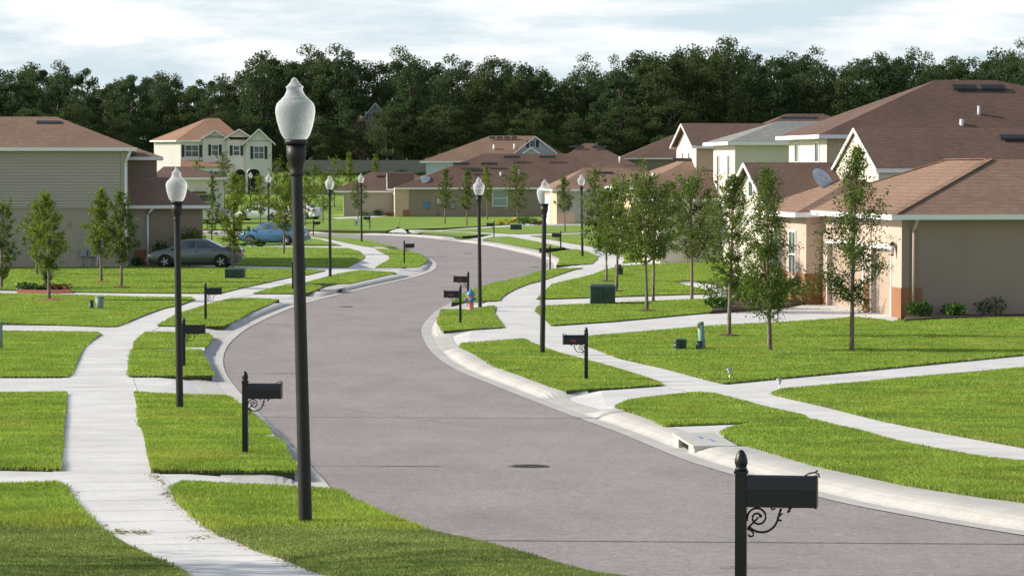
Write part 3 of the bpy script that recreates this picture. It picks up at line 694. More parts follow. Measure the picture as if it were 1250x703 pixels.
# ------------------------------------------------------------------ mailboxes (box along +X, flag on +Y side)
def make_mailbox(label, loc, rz):
    t = empty('mailbox', loc, rz, label, 'mailbox', 'black post mailboxes along the kerbs')
    p = MB(); p.box(-.039, .039, -.039, .039, -.4, 1.035); p.box(-.047, .047, -.047, .047, 1.035, 1.055)
    p.obj('post', 'black_paint', t)
    f = MB(); f.lathe([(.040, 1.055), (.044, 1.068), (.036, 1.078), (.040, 1.09), (.046, 1.112), (.043, 1.135), (.034, 1.165), (.019, 1.19), (.004, 1.20)], 16)
    f.obj('finial', 'black_paint', t)
    x0, x1, zb, r = .045, .515, .815, .088
    out = [(-r, zb)]+[(-r*math.cos(a), zb+.125+r*math.sin(a)) for a in [math.pi*k/12 for k in range(13)]]+[(r, zb)]
    b = MB(); n = len(out)
    b.add([(x0, y, z) for y, z in out]+[(x1, y, z) for y, z in out], [tuple(range(n-1, -1, -1)), tuple(range(n, 2*n))]+[(i, i+1, n+i+1, n+i) for i in range(n-1)]+[(n-1, 0, n, 2*n-1)])
    b.obj('letter_box', 'black_paint', t)
    d = MB(); r2 = r+.005
    out = [(-r2, zb-.004)]+[(-r2*math.cos(a), zb+.125+r2*math.sin(a)) for a in [math.pi*k/12 for k in range(13)]]+[(r2, zb-.004)]
    d.add([(x1-.012, y, z) for y, z in out]+[(x1+.008, y, z) for y, z in out], [tuple(range(n-1, -1, -1)), tuple(range(n, 2*n))]+[(i, i+1, n+i+1, n+i) for i in range(n-1)]+[(n-1, 0, n, 2*n-1)])
    d.obj('box_door', 'black_paint', t)
    h = MB(); h.tube([(x1-.08, 0, zb+.212), (x1-.05, 0, zb+.228), (x1-.01, 0, zb+.236), (x1+.01, 0, zb+.250)], .006); h.tube([(x1-.01, 0, zb+.236), (x1+.016, 0, zb+.224), (x1+.02, 0, zb+.20)], .006)
    h.obj('latch', 'black_paint', t)
    s = MB()      # scroll bracket in the XZ plane
    def arc(cx, cz, r0, r1, a0, a1, k=22): return [(cx+(r0+(r1-r0)*i/k)*math.cos(a0+(a1-a0)*i/k), 0, cz+(r0+(r1-r0)*i/k)*math.sin(a0+(a1-a0)*i/k)) for i in range(k+1)]
    s.tube(arc(.115, .735, .074, .018, R(200), R(200-560), 34), [.008]*31+[.010, .013, .015, .012], 6)
    s.tube([(.045, 0, .655)]+arc(.135, .745, .108, .118, R(228), R(345), 14)+[(.262, 0, .76), (.275, 0, .80)], .009, 6)
    s.tube([(.25, 0, .722), (.272, 0, .716), (.282, 0, .722)], [.01, .007, .003], 5); s.tube([(.26, 0, .75), (.288, 0, .765)], [.009, .004], 5)
    s.tube(arc(.315, .79, .030, .012, R(150), R(-80), 12), .010, 6); s.tube([(.335, 0, .80), (.36, 0, .818)], .008, 5)
    s.tube([(.045, 0, .655), (.075, 0, .64)]+arc(.066, .618, .022, .012, R(60), R(-190), 10), .007, 6)
    s.tube([(.05, 0, .665), (.12, 0, .735)], .007, 5)
    s.tube([(.20, 0, .815), (.215, 0, .79), (.235, 0, .80)], .007, 5); s.box(.05, .40, -.02, .02, .806, .816)
    s.obj('scroll_bracket', 'black_paint', t)
    g = MB(); yy = r+.004
    g.box(.255, .395, yy, yy+.004, .895, .918); g.box(.255, .30, yy, yy+.0045, .865, .918); g.lathe([(.014, 0), (.014, .01)], 10, (.27, yy-.004, .87))
    g.obj('flag', 'red_flag', t)
    return t
MAIL = [  # px, py(base), facing (+1 box to +X), label, scale-tweak
 (906, 763, 1, 'black mailbox closest of all, cut off by the bottom edge of the road view', 2),
 (299.5, 557.5, 1, 'black mailbox on the left verge just behind the closest lamp post', 1),
 (224.5, 449, 1, 'black mailbox half hidden behind the second left lamp post', 0),
 (251, 391, 1, 'black mailbox on the left verge alone between two driveways', 3),
 (357.5, 354, 1, 'black mailbox mostly hidden by the closest lamp post', 0),
 (493.5, 322.3, 1, 'black mailbox on the rounded grass point inside the left bend', 0),
 (382.5, 288, 1, 'small far black mailbox just past the back of the blue hatchback', 0),
 (451.5, 280.8, -1, 'far black mailbox across the road by the tan house lawn', 4),
 (715.5, 465.5, -1, 'large black mailbox with red flag before the closest right driveway', -2),
 (562, 395.5, -1, 'black mailbox with red flag at the kerb beside the fire hydrant', -1),
 (571.5, 373, -1, 'black mailbox with red flag just behind the hydrant verge', -1),
 (671.5, 329.5, -1, 'black mailbox partly behind the big right lamp post, at the kerb corner', 0),
 (684.5, 306.5, -1, 'black mailbox with red flag on the verge in front of the sage house', 0),
 (603, 290.3, -1, 'far black mailbox with red flag near the yellow flowering bush', 0)]
_mp = None
for px, py, s, lab, yaw in MAIL:
    p = gz(px, py); p.z += .02
    rz = R({0: 2, 1: -4, 2: -9, 3: 3, 4: 5, -1: 3, -2: 6}[yaw]) + (0 if s > 0 else math.pi)
    if px == 906: p = Vector((1.575, 20.2, 1.73))
    if _mp is None: _mp = make_mailbox(lab, p, rz)
    else: dup(_mp, p, rz, lab)

# ------------------------------------------------------------------ hydrant, boxes, small things on the lawns
def hydrant():
    p = gz(574.5, 379.5); p.z += .02
    t = empty('fire_hydrant', p, 0, 'pink fire hydrant with blue bonnet and caps on the right verge', 'fire hydrant')
    b = MB(); b.lathe([(.15, -.1), (.15, .02), (.12, .03), (.115, .08), (.105, .10), (.105, .44), (.125, .45), (.125, .50), (.11, .51)], 18); b.obj('barrel', 'hydrant_pink', t)
    b = MB(); b.lathe([(.15, .51), (.155, .535), (.14, .56), (.125, .61), (.085, .66), (.04, .685), (.035, .69), (.035, .74), (.01, .745)], 18); b.obj('bonnet', 'hydrant_blue', t)
    for d in ((-1, -.15, .36, .055), (.75, -.75, .40, .05), (.2, -1, .38, .07)):
        n = Vector((d[0], d[1], 0)).normalized(); z = Vector((0, 0, d[2]))
        b = MB(); b.cyl(n*.09+z, n*.16+z, d[3]); nz = b.obj('nozzle', 'hydrant_pink', t)
        b = MB(); b.cyl(n*.155+z, n*.205+z, d[3]*1.18); b.cyl(n*.205+z, n*.225+z, d[3]*.4); b.obj('nozzle_cap', 'hydrant_blue', nz)
hydrant()

def bbox(name, label, cat, px0, px1, py0, py1, mat, depth=.7, lid=None, group=None, rz=0):
    """A box-shaped cabinet: its base at py1 on the ground, as wide and tall as photographed."""
    p = gz((px0+px1)/2, py1); s = F_PX/p.y; w = (px1-px0)/s; h = (py1-py0)/s
    t = empty(name, p+Vector((0, depth/2, .02)), rz, label, cat, group)
    b = MB(); b.box(-w/2, w/2, -depth/2, depth/2, -.15, h*.84); o = b.obj('cabinet', mat, t)
    b = MB(); b.box(-w/2-.02, w/2+.02, -depth/2-.025, depth/2+.02, h*.84, h*.90)
    vs = [(-w/2-.02, -depth/2-.025, h*.9), (w/2+.02, -depth/2-.025, h*.9), (w/2+.02, depth/2+.02, h*.9), (-w/2-.02, depth/2+.02, h*.9), (-w/2+.02, -depth/2+.06, h), (w/2-.02, -depth/2+.06, h), (w/2-.02, depth/2-.04, h), (-w/2+.02, depth/2-.04, h)]
    b.add(vs, [(0,1,5,4),(1,2,6,5),(2,3,7,6),(3,0,4,7),(4,5,6,7)]); b.obj('lid', lid or mat, t)
    b = MB(); b.box(-.015, .015, -depth/2-.012, -depth/2, .1*h, .80*h); b.box(w*.12, w*.12+.05, -depth/2-.03, -depth/2, .42*h, .5*h); b.obj('door_seam', 'plastic_black', t)
    return t
bbox('utility_transformer', 'large dark green transformer box on the lawn beside two young trees', 'transformer', 721, 751, 348.5, 372.5, 'green_box', 1.2)
bbox('utility_transformer', 'green transformer box in front of the dark sedan, below a street tree', 'transformer', 274.5, 297.5, 328.5, 341, 'green_box', .9)
bbox('utility_transformer', 'small far green transformer beside the yellow flowering bush', 'transformer', 623, 637, 273.5, 281, 'green_box', .9, 'green_pale')
bbox('utility_pedestal', 'green utility box with a smaller one attached, behind slim tree trunks', 'utility box', 751.5, 758.5, 323.5, 336.5, 'green_box', .4)
bbox('utility_pedestal', 'low dark box at the foot of the green utility box behind the trunks', 'utility box', 756.5, 760.5, 327, 336, 'green_box', .3)
bbox('utility_pedestal', 'green utility pedestal with white marker strip on the big right lawn', 'utility box', 825.5, 838, 414.5, 428.5, 'green_box', .3)
bbox('utility_pedestal', 'small pale and dark utility box on the far lawn across the road', 'utility box', 432.5, 437.5, 267.5, 275.5, 'pale_box', .4)
def marker():
    p = gz(823.5, 428.5); t = empty('marker_post', p, 0, 'thin white marker strip with coloured bands beside the green pedestal', 'marker post')
    b = MB(); b.box(-.025, .025, -.006, .006, -.1, .29); b.obj('strip', 'white_paint', t)
    for z, m in ((.20, 'red_flag'), (.09, 'solar_blue')):
        b = MB(); b.box(-.026, .026, -.008, .0075, z, z+.045); b.obj('band', m, t)
marker()
def pipe(px, py0, py1, w, mat, name, label, cat, tilt=0, cap=None, group=None):
    p = gz(px, py1); s = F_PX/p.y; h = (py1-py0)/s; r = w/s/2
    t = empty(name, p, 0, label, cat, group); t.rotation_euler = (0, tilt, 0)
    b = MB(); b.lathe([(r, -.2), (r, h*.94)], 18); b.obj('tube', mat, t)
    b = MB(); b.lathe([(r*1.07, h*.90), (r*1.07, h*.985), (r*.8, h)], 18); b.obj('cap', cap or mat, t)
    return t, h, r
pipe(853.5, 416, 428, 8.5, 'green_box', 'cable_pedestal', 'short dark green cable pedestal at the foot of the tall tube', 'utility tube')
t_, h_, r_ = pipe(857.5, 392.5, 427, 8, 'green_tube', 'utility_tube', 'tall leaning pale green utility tube on the big right lawn', 'utility tube', R(-4.5))
b_ = MB(); b_.box(-r_*1.02, -r_*.4, -r_*1.02, -r_*.6, h_*.80, h_*.93); b_.obj('tape', 'orange_tape', t_)
pipe(121, 361.5, 377.5, 10.5, 'green_pale', 'cable_pedestal', 'pale green cable pedestal on the left lawn', 'utility tube', R(3))
pipe(111.3, 366.5, 377.5, 5.8, 'green_box', 'cable_pedestal', 'small dark cable pedestal next to the pale one on the left lawn', 'utility tube', R(1))
pipe(.5, 392.5, 427, 6, 'green_pale', 'utility_tube', 'tall pale utility tube cut by the left edge of the view', 'utility tube', 0)
def solar(px, py0, py1, label):
    p = gz(px, py1); s = F_PX/p.y; h = (py1-py0)/s
    t = empty('solar_path_light', p, 0, label, 'garden light', 'solar path lights')
    b = MB(); b.lathe([(.012, -.1), (.012, h-.11)], 8); b.obj('stake', 'steel', t)
    b = MB(); b.lathe([(.03, h-.12), (.045, h-.04)], 12); b.obj('lens', 'head_clear', t)
    b = MB(); b.lathe([(.075, h-.04), (.07, h-.025), (.03, h-.008)], 14); b.obj('lamp_cap', 'steel', t)
    b = MB(); b.lathe([(.028, h-.008), (.026, h)], 12); b.obj('solar_cell', 'solar_blue', t)
solar(890.5, 449, 464, 'small solar path light on the lawn edge, the farther of the pair by the driveway')
solar(951.5, 461, 478, 'small solar path light at the grass corner nearer the road')
solar(21, 346, 356, 'small garden light at the end of the red mulch palm bed')

def sod(px, py, rx, ry, mat, name, label, cat, hgt=.05, group=None):
    """a low mound of mulch round a trunk"""
    p = gz(px, py); b = MB(); n = 22; vs = [(0, 0, .035+hgt)]
    for k in range(n):
        a = 2*math.pi*k/n; j = 1+.12*random.uniform(-1, 1); vs.append((rx*.6*j*math.cos(a), ry*.6*j*math.sin(a), .035+hgt*.75))
    for k in range(n):
        a = 2*math.pi*k/n; j = 1+.14*random.uniform(-1, 1); vs.append((rx*j*math.cos(a), ry*j*math.sin(a), .0))
    b.add(vs, [(0, 1+k, 1+(k+1) % n) for k in range(n)]+[(1+k, 1+n+k, 1+n+(k+1) % n, 1+(k+1) % n) for k in range(n)])
    o = b.obj(name, mat); o.location = p; return tag(o, label, cat, group)

# storm drains -------------------------------------------------------------------
def drain(px0, py0, px1, py1, side, label):
    line, i = (RE, DRAIN_R) if px0 > 600 else (LE, DRAIN_L)
    d = (line[i+2]-line[i-2]).normalized(); L = 1.05
    if (px0 < 600): d = -d
    m = line[i]; z = T(m.x, m.y); ang = math.atan2(d.y, d.x)
    t = empty('storm_drain', (m.x, m.y, z), ang, label, 'storm drain')
    s = side
    b = MB()
    def bx(x0, x1, y0, y1, z0, z1): b.box(x0, x1, min(y0*s, y1*s), max(y0*s, y1*s), z0, z1)
    bx(-L/2-.6, L/2+.6, .33, 1.0, .012, .05)       # top slab
    bx(-L/2-.6, -L/2, .345, .98, -.16, .012); bx(L/2, L/2+.6, .345, .98, -.16, .012)
    b.obj('drain_hood', 'kerb_concrete', t)
    b = MB(); b.box(-L/2, L/2, min(.62*s, .64*s), max(.62*s, .64*s), -.16, .012); b.box(-L/2+.002, L/2-.002, min(.40*s, .615*s), max(.40*s, .615*s), -.105, -.085); b.obj('opening_shade', 'dark_hole', t)  # near-black back and floor sheets stand in for shade inside the throat
    return t
dd = drain(834, 541, 866, 553, 1, 'concrete storm drain throat in the right kerb with blue paint marks')
b_ = MB(); b_.box(-.45, -.05, .62, .67, .051, .054); b_.box(.05, .45, .72, .77, .051, .054); b_.obj('paint_mark', 'blue_mark', dd)
drain(401, 358, 419, 354.6, 1, 'concrete storm drain throat in the left kerb below a street lamp')
for pxa, nm in (((645, 569.5), 'iron manhole cover in the road in front of the closest lamp'), ((422, 374.5), 'flat iron manhole cover on the left half of the road bend'), ((571, 309.3), 'small far iron manhole cover in the middle of the road'), ((652, 326.5), 'far iron manhole cover close to the right kerb corner')):
    p = gz(*pxa); g = ground(pxa[0], pxa[1], -ROAD_DROP)
    t = empty('manhole_cover', (g.x, g.y, T(g.x, g.y)-ROAD_DROP), 0, nm, 'manhole cover', 'manhole covers in the road')
    b = MB(); b.lathe([(.30, -.02), (.30, .007), (.26, .008)], 32); b.obj('rim', 'iron', t)
    b = MB(); b.lathe([(.255, -.02), (.255, .010), (.24, .011)], 32)
    for i in range(-4, 5):
        w = math.sqrt(max(0, .23**2-(i*.05)**2)); b.box(-w, w, i*.05-.009, i*.05+.009, .010, .014)
    b.obj('lid', 'iron', t)
# small concrete slabs that split two of the verges
for (q, lab) in ([(326,533.2),(334,533.2),(336,538),(322,537.5)], 'a'), ([(798,512),(826,519.5),(920,516.5),(986,513),(930,522),(894,527),(884,534),(868,538)], 'c'), ([(238,426),(250,426),(250,429.5),(188,429.2)], 'b'):
    P = W(q); b = MB(); n = len(P); zz_ = .045 if n == 4 else .012; b.add([(p.x, p.y, T(p.x, p.y)+zz_) for p in P]+[(p.x, p.y, T(p.x, p.y)-.1) for p in P], [tuple(range(n)), tuple(range(2*n-1, n-1, -1))]+[(i, i+n, (i+1) % n+n, (i+1) % n) for i in range(n)])
    tag(b.obj('verge_slab', 'concrete'), kind='structure')

# ------------------------------------------------------------------ cars
def make_car(name, label, cat, loc, rz, paint, L=4.75, Wd=1.78, hatch=False, H=1.43, group=None):
    t = empty(name, loc, rz, label, cat, group)
    k = L/4.75; wz = Wd/1.78; hz = H/1.43
    if not hatch:
        S = [(-2.37,.46,.80,.84,.66,.60),(-2.30,.33,.92,.97,.80,.70),(-2.15,.26,.98,1.02,.85,.74),(-1.75,.21,.99,1.035,.88,.76),(-1.38,.20,.985,1.05,.885,.74),(-.62,.20,.965,1.395,.89,.58),(-.1,.20,.95,1.435,.89,.60),(.35,.20,.93,1.425,.89,.60),(.62,.20,.92,1.375,.89,.59),(1.42,.20,.88,.94,.885,.74),(1.8,.21,.82,.875,.87,.72),(2.12,.24,.74,.79,.83,.68),(2.30,.30,.66,.70,.76,.60),(2.37,.40,.58,.61,.64,.50)]
        cab = (-1.38, -.62, .62, 1.42)
    else:
        S = [(-2.37,.46,.85,.90,.66,.60),(-2.30,.33,.98,1.04,.80,.70),(-2.1,.26,1.03,1.10,.85,.72),(-1.95,.21,1.03,1.12,.87,.72),(-1.15,.20,1.0,1.42,.89,.57),(-.5,.20,.98,1.47,.89,.60),(.0,.20,.96,1.475,.89,.60),(.55,.20,.93,1.40,.89,.59),(1.55,.20,.90,.96,.88,.72),(1.9,.21,.83,.88,.86,.70),(2.15,.24,.74,.79,.82,.66),(2.30,.30,.64,.68,.75,.58),(2.37,.40,.56,.60,.64,.50)]
        cab = (-1.95, -1.15, .55, 1.55)
    S = [(x*k, zb*hz, zl*hz, zt*hz, w*wz, wt*wz) for x, zb, zl, zt, w, wt in S]; cab = [c*k for c in cab]
    xs = np.array([q[0] for q in S]); A = np.array(S)
    fx = np.unique(np.concatenate([xs, np.linspace(xs[0], xs[-1], 40)]))
    def st(x): return [np.interp(x, xs, A[:, j]) for j in range(1, 6)]
    def sec(x):
        zb, zl, zt, w, wt = st(x)
        return [(w*.86, zb), (w*.97, zb+.10), (w*1.0, zb+(zl-zb)*.45), (w*.995, zb+(zl-zb)*.72), (w*.955, zl), (wt, zl+(zt-zl)*.86), (wt*.82, zl+(zt-zl)*.97), (wt*.4, zt), (0, zt+.006)]
    vs, fs = [], []; secs = [sec(x) for x in fx]; n = len(secs[0])*2-1
    for x, q in zip(fx, secs):
        full = [(x, -y, z) for y, z in q]+[(x, y, z) for y, z in q[-2::-1]]; vs += full
    for i in range(len(fx)-1):
        for j in range(n-1): fs.append((i*n+j, (i+1)*n+j, (i+1)*n+j+1, i*n+j+1))
        fs.append((i*n+n-1, (i+1)*n+n-1, (i+1)*n, i*n))
    fs.append(tuple(range(n))); fs.append(tuple((len(fx)-1)*n+j for j in range(n-1, -1, -1)))
    b = MB(); b.add(vs, fs, True); b.obj('body', paint, t)
    e = .006
    def side(x, u, s):       # a point on the flank between belt (u=0) and roof side (u=1)
        zb, zl, zt, w, wt = st(x); y = w*.955+(wt-w*.955)*u+e; z = zl+(zt-zl)*.86*u
        return (x, s*y, z)
    c0, c1, c2, c3 = cab
    wins = [((c0+.36*k, .06), (c1+.10*k, .84), (-.18*k, .90), (-.14*k, .06)), ((-.06*k, .06), (-.10*k, .90), (c2-.12*k, .86), (c3-.42*k, .08))]
    for s in (-1, 1):
        for q in wins:
            b = MB()
            # split into a few columns so that it follows the flank
            lo0, hi0, hi1, lo1 = q; m = 6; pts = []
            for i in range(m+1):
                f = i/m; xa = lo0[0]+(lo1[0]-lo0[0])*f; ua = lo0[1]+(lo1[1]-lo0[1])*f; xb = hi0[0]+(hi1[0]-hi0[0])*f; ub = hi0[1]+(hi1[1]-hi0[1])*f
                pts += [side(xa, ua, s), side((xa+xb)/2, (ua+ub)/2, s), side(xb, ub, s)]
            b.add(pts, [(i*3+j, i*3+3+j, i*3+4+j, i*3+1+j) for i in range(m) for j in range(2)]); b.obj('side_window', 'window_glass', t)
        b = MB(); xm = c3-.34*k; p = side(xm, .14, s); b.lathe([(.03, -.05), (.075, -.03), (.08, .05), (.04, .07)], 10, (p[0], p[1]+s*.09, p[2]+.03)); b.obj('wing_mirror', paint, t)
        b = MB()
        for xh in (-.02*k, -.95*k):
            zb, zl, zt, w, wt = st(xh); b.box(xh-.20, xh-.04, s*(w*.985) if s > 0 else s*(w*.985)-.022, s*(w*.985)+.022 if s > 0 else s*(w*.985), zl-.12, zl-.09)
        b.obj('door_handle', paint, t)
        b = MB()
        for xl in (-.10*k, .92*k, -1.02*k):
            pp = []
            for f in (0.06, .3, .5, .7, .98):
                zb, zl, zt, w, wt = st(xl); z = zb+.10+(zl-zb-.10)*f
                y = np.interp(z, [zb+.10, zb+(zl-zb)*.45, zb+(zl-zb)*.72, zl], [w*.97, w, w*.995, w*.955]); pp.append((xl, s*(y+.001), z))
            b.tube(pp, .006, 4)
        b.obj('door_seam', 'plastic_black', t)
    def glass(xa, xb, nm):
        b = MB(); rows = []
        for f in (.06, .35, .65, .93):
            x = xa+(xb-xa)*f; zb, zl, zt, w, wt = st(x); rows.append([(x, y*wt*.80, zt-.012*abs(y)**2+.012) for y in (-1, -.5, 0, .5, 1)])
        b.add([p for r in rows for p in r], [(i*5+j, i*5+j+1, i*5+6+j, i*5+5+j) for i in range(3) for j in range(4)]); b.obj(nm, 'window_glass', t)
    glass(c3, c2, 'windscreen'); glass(c0, c1, 'rear_window')
    for x in (-1.36*k, 1.42*k):
        for s in (-1, 1):
            w = st(x)[3]
            yo = s*(w+.004); b = MB()
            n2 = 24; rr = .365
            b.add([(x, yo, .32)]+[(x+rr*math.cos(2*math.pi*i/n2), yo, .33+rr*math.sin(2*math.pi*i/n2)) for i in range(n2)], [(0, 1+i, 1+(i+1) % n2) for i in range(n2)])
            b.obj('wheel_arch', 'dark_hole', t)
            wh = empty_part('wheel', (x, 0, .315), t)
            b = MB(); prof = [(.20, -.10), (.29, -.10), (.312, -.075), (.315, 0), (.312, .075), (.29, .10), (.20, .10)]
            b.lathe([(r, z) for r, z in prof], 26); o = b.obj('tyre', 'tyre', wh); o.rotation_euler = (math.pi/2, 0, 0); o.location = (0, s*(w-.075), 0)
            b = MB(); b.lathe([(.205, -.02), (.205, .07), (.19, .085), (.17, .06), (.06, .075), (.05, .095), (.01, .10)], 26)
            for q in range(5):
                a = 2*math.pi*q/5; b.beam((.05*math.cos(a), .05*math.sin(a), .085), (.19*math.cos(a), .19*math.sin(a), .085), .05, .03, (0, 0, 1))
            o = b.obj('rim', 'rim', wh); o.rotation_euler = (math.pi/2*(-s), 0, 0); o.location = (0, s*(w-.06), 0)
            b = MB()
            for q in range(5):
                a = 2*math.pi*(q+.5)/5; b.beam((.09*math.cos(a), .09*math.sin(a), .083), (.165*math.cos(a), .165*math.sin(a), .083), .055, .03)
            o = b.obj('rim_hole', 'plastic_black', wh); o.rotation_euler = (math.pi/2*(-s), 0, 0); o.location = (0, s*(w-.06), 0)
    for s in (-1, 1):
        zb, zl, zt, w, wt = st(-2.30*k); b = MB(); b.box(-2.372*k, -2.12*k, s*w*.62 if s > 0 else -w*1.03, w*1.03 if s > 0 else -w*.62, zl-.17, zl-.02); b.obj('tail_light', 'tail_red', t)
        zb, zl, zt, w, wt = st(2.24*k); b = MB(); b.box(2.05*k, 2.30*k, s*w*.55 if s > 0 else -w*1.02, w*1.02 if s > 0 else -w*.55, zl-.14, zl-.02); b.obj('headlight', 'head_clear', t)
    zb, zl, zt, w, wt = st(-2.34*k); b = MB(); b.box(-2.40*k, -2.22*k, -w*1.12, w*1.12, .36, .56); b.obj('rear_bumper', paint, t)
    b = MB(); b.box(-2.405*k, -2.39*k, -.17, .17, .62, .74); b.obj('number_plate', 'white_paint', t)
    zb, zl, zt, w, wt = st(2.34*k); b = MB(); b.box(2.24*k, 2.41*k, -w*1.15, w*1.15, .34, .54); b.obj('front_bumper', paint, t)
    b = MB(); b.box(-1.9*k, 1.9*k, -.72, .72, .16, .30); b.obj('underbody', 'plastic_black', t)
    return t
def empty_part(name, loc, parent):
    o = bpy.data.objects.new(name, None); COL.objects.link(o); o.location = loc; o.parent = parent; return o
p = gz(239, 326.5); make_car('parked_car', 'dark grey sedan parked across the left driveway', 'car', p, R(179), 'paint_grey', 4.72)
p = gz(335, 299.2); make_car('parked_car', 'blue hatchback partly hidden behind the closest lamp post', 'car', p, R(160), 'paint_blue', 4.35, 1.8, True, 1.47)
p = gz(317, 269.5); make_car('parked_car', 'white car showing between young trees above the hatchback roof', 'car', p, R(170), 'paint_white', 4.6)
p = gz(366, 268); make_car('parked_car', 'white car end showing beside the black bin behind the lamp post', 'car', p, R(150), 'paint_white', 4.4, 1.8, True, 1.5)
p = gz(254, 272); make_car('parked_car', 'silver car half hidden behind the tree beside the beige garage', 'car', p, R(165), 'paint_silver', 4.6, 1.8, True, 1.55)
p = gz(795, 296); make_car('parked_car', 'deep blue car glimpsed through the trees before the peach house', 'car', p, R(190), 'paint_deepblue', 4.6)
def bin_():
    p = gz(381.5, 267.5); t = empty('wheelie_bin', p, 0, 'black wheeled rubbish bin beside the cream garage', 'bin')
    b = MB(); b.add([(-.3,-.33,-.02),(.3,-.33,-.02),(.3,.33,-.02),(-.3,.33,-.02),(-.37,-.42,1.0),(.37,-.42,1.0),(.37,.42,1.0),(-.37,.42,1.0)], [(0,3,2,1),(4,5,6,7),(0,1,5,4),(1,2,6,5),(2,3,7,6),(3,0,4,7)]); b.obj('bin_body', 'plastic_black', t)
    b = MB(); b.box(-.40, .40, -.46, .45, 1.0, 1.07); b.obj('lid', 'plastic_black', t)
    for s in (-1, 1): b = MB(); b.cyl((s*.26, .36, .12), (s*.34, .36, .12), .13); b.obj('wheel', 'tyre', t)
bin_()

# ------------------------------------------------------------------ houses
class House:
    def __init__(s, name, label, x, y, ang, z=None, group='houses along the street'):
        s.z = T(x, y) if z is None else z
        s.root = empty(name, (x, y, s.z), ang, label, 'house', group)
        s.g = MB()     # gutters and trim collect here
    def walls(s, x0, x1, y0, y1, z1, mat, z0=-.6, name='wall'):
        b = MB(); b.quad((x0,y0,z0),(x1,y0,z0),(x1,y0,z1),(x0,y0,z1)); b.quad((x1,y1,z0),(x0,y1,z0),(x0,y1,z1),(x1,y1,z1))
        b.quad((x0,y1,z0),(x0,y0,z0),(x0,y0,z1),(x0,y1,z1)); b.quad((x1,y0,z0),(x1,y1,z0),(x1,y1,z1),(x1,y0,z1)); b.quad((x0,y0,z1),(x1,y0,z1),(x1,y1,z1),(x0,y1,z1))
        return b.obj(name, mat, s.root)
    def panel(s, x0, x1, y0, y1, z0, z1, mat, name='wall'):
        b = MB(); b.box(x0, x1, y0, y1, z0, z1); return b.obj(name, mat, s.root)
    def _gut(s, pts, ze, mat, closed=True, size=.13):
        b = MB(); n = len(pts)
        for i in range(n if closed else n-1):
            p, q = Vector((*pts[i], ze-.085)), Vector((*pts[(i+1) % n], ze-.085)); d = (q-p).normalized()
            b.beam(p-d*.02*(i % 2), q+d*.02*(i % 2), .06+.004*(i % 2), .165+.006*(i % 2))
        b.obj('gutter', mat, s.root)
    def hip(s, x0, x1, y0, y1, ze, zr, r0, r1, mat, ov=.45, fm='white_paint', name='roof'):
        """r0, r1: the two ridge ends in plan (the same point for a pyramid)."""
        x0 -= ov; x1 += ov; y0 -= ov; y1 += ov
        c = [(x0, y0, ze), (x1, y0, ze), (x1, y1, ze), (x0, y1, ze)]; a, q = (*r0, zr), (*r1, zr)
        b = MB()
        if abs(r0[0]-r1[0]) >= abs(r0[1]-r1[1]):      # ridge along x
            if r0[0] > r1[0]: a, q = q, a
            b.add(c+[a, q], [(0,1,5,4),(1,2,5),(2,3,4,5),(3,0,4)])
        else:
            if r0[1] > r1[1]: a, q = q, a
            b.add(c+[a, q], [(0,1,4),(1,2,5,4),(2,3,5),(3,0,4,5)])
        o = b.obj(name, mat, s.root)
        sb = MB(); sb.quad((x0+.02,y0+.02,ze-.15),(x1-.02,y0+.02,ze-.15),(x1-.02,y1-.02,ze-.15),(x0+.02,y1-.02,ze-.15)); sb.obj('soffit', 'white_paint', s.root)
        s._gut([(x0, y0), (x1, y0), (x1, y1), (x0, y1)], ze, fm)
        return o
    def gable(s, x0, x1, y0, y1, ze, zr, axis, mat, wmat, ov=.35, trim='white_paint', name='roof'):
        """ridge along axis 'x' or 'y'; the low-end gable face gets a wall and rake trim"""
        b = MB(); w = MB(); t = MB()
        if axis == 'x':
            ym = (y0+y1)/2; sl = (zr-ze)/((y1-y0)/2); zo = ze-sl*ov
            A = [(x0-ov, y0-ov, zo), (x0-ov, ym, zr), (x0-ov, y1+ov, zo), (x1, y0-ov, zo), (x1, ym, zr), (x1, y1+ov, zo)]
            w.add([(x0, y0, ze-.1), (x0, y1, ze-.1), (x0, ym, zr-.1)], [(0,1,2)])
            g = [(x0-ov, y0-ov, zo-.08), (x0-ov, ym, zr-.08), (x0-ov, y1+ov, zo-.08)]
        else:
            xm = (x0+x1)/2; sl = (zr-ze)/((x1-x0)/2); zo = ze-sl*ov
            A = [(x0-ov, y0-ov, zo), (xm, y0-ov, zr), (x1+ov, y0-ov, zo), (x0-ov, y1, zo), (xm, y1, zr), (x1+ov, y1, zo)]
            w.add([(x0, y0, ze-.1), (x1, y0, ze-.1), (xm, y0, zr-.1)], [(0,1,2)])
            g = [(x0-ov, y0-ov, zo-.08), (xm, y0-ov, zr-.08), (x1+ov, y0-ov, zo-.08)]
        b.add(A, [(0,3,4,1),(1,4,5,2)])
        o = b.obj(name, mat, s.root); w.obj('gable_wall', wmat, s.root)
        nrm = (1, 0, 0) if axis == 'x' else (0, 1, 0)
        t.beam(g[0], g[1], .13, .06, nrm); t.beam(g[1], g[2], .13, .062, nrm); t.obj('rake_trim', trim, s.root)
        e = MB()
        if axis == 'x':
            e.beam((x0-ov, y0-ov, zo-.09), (x1, y0-ov, zo-.09), .06, .16); e.beam((x0-ov, y1+ov, zo-.09), (x1, y1+ov, zo-.09), .06, .16)
        else:
            e.beam((x0-ov, y0-ov, zo-.09), (x0-ov, y1, zo-.09), .06, .16); e.beam((x1+ov, y0-ov, zo-.09), (x1+ov, y1, zo-.09), .06, .16)
        e.obj('gutter', trim, s.root)
        return o
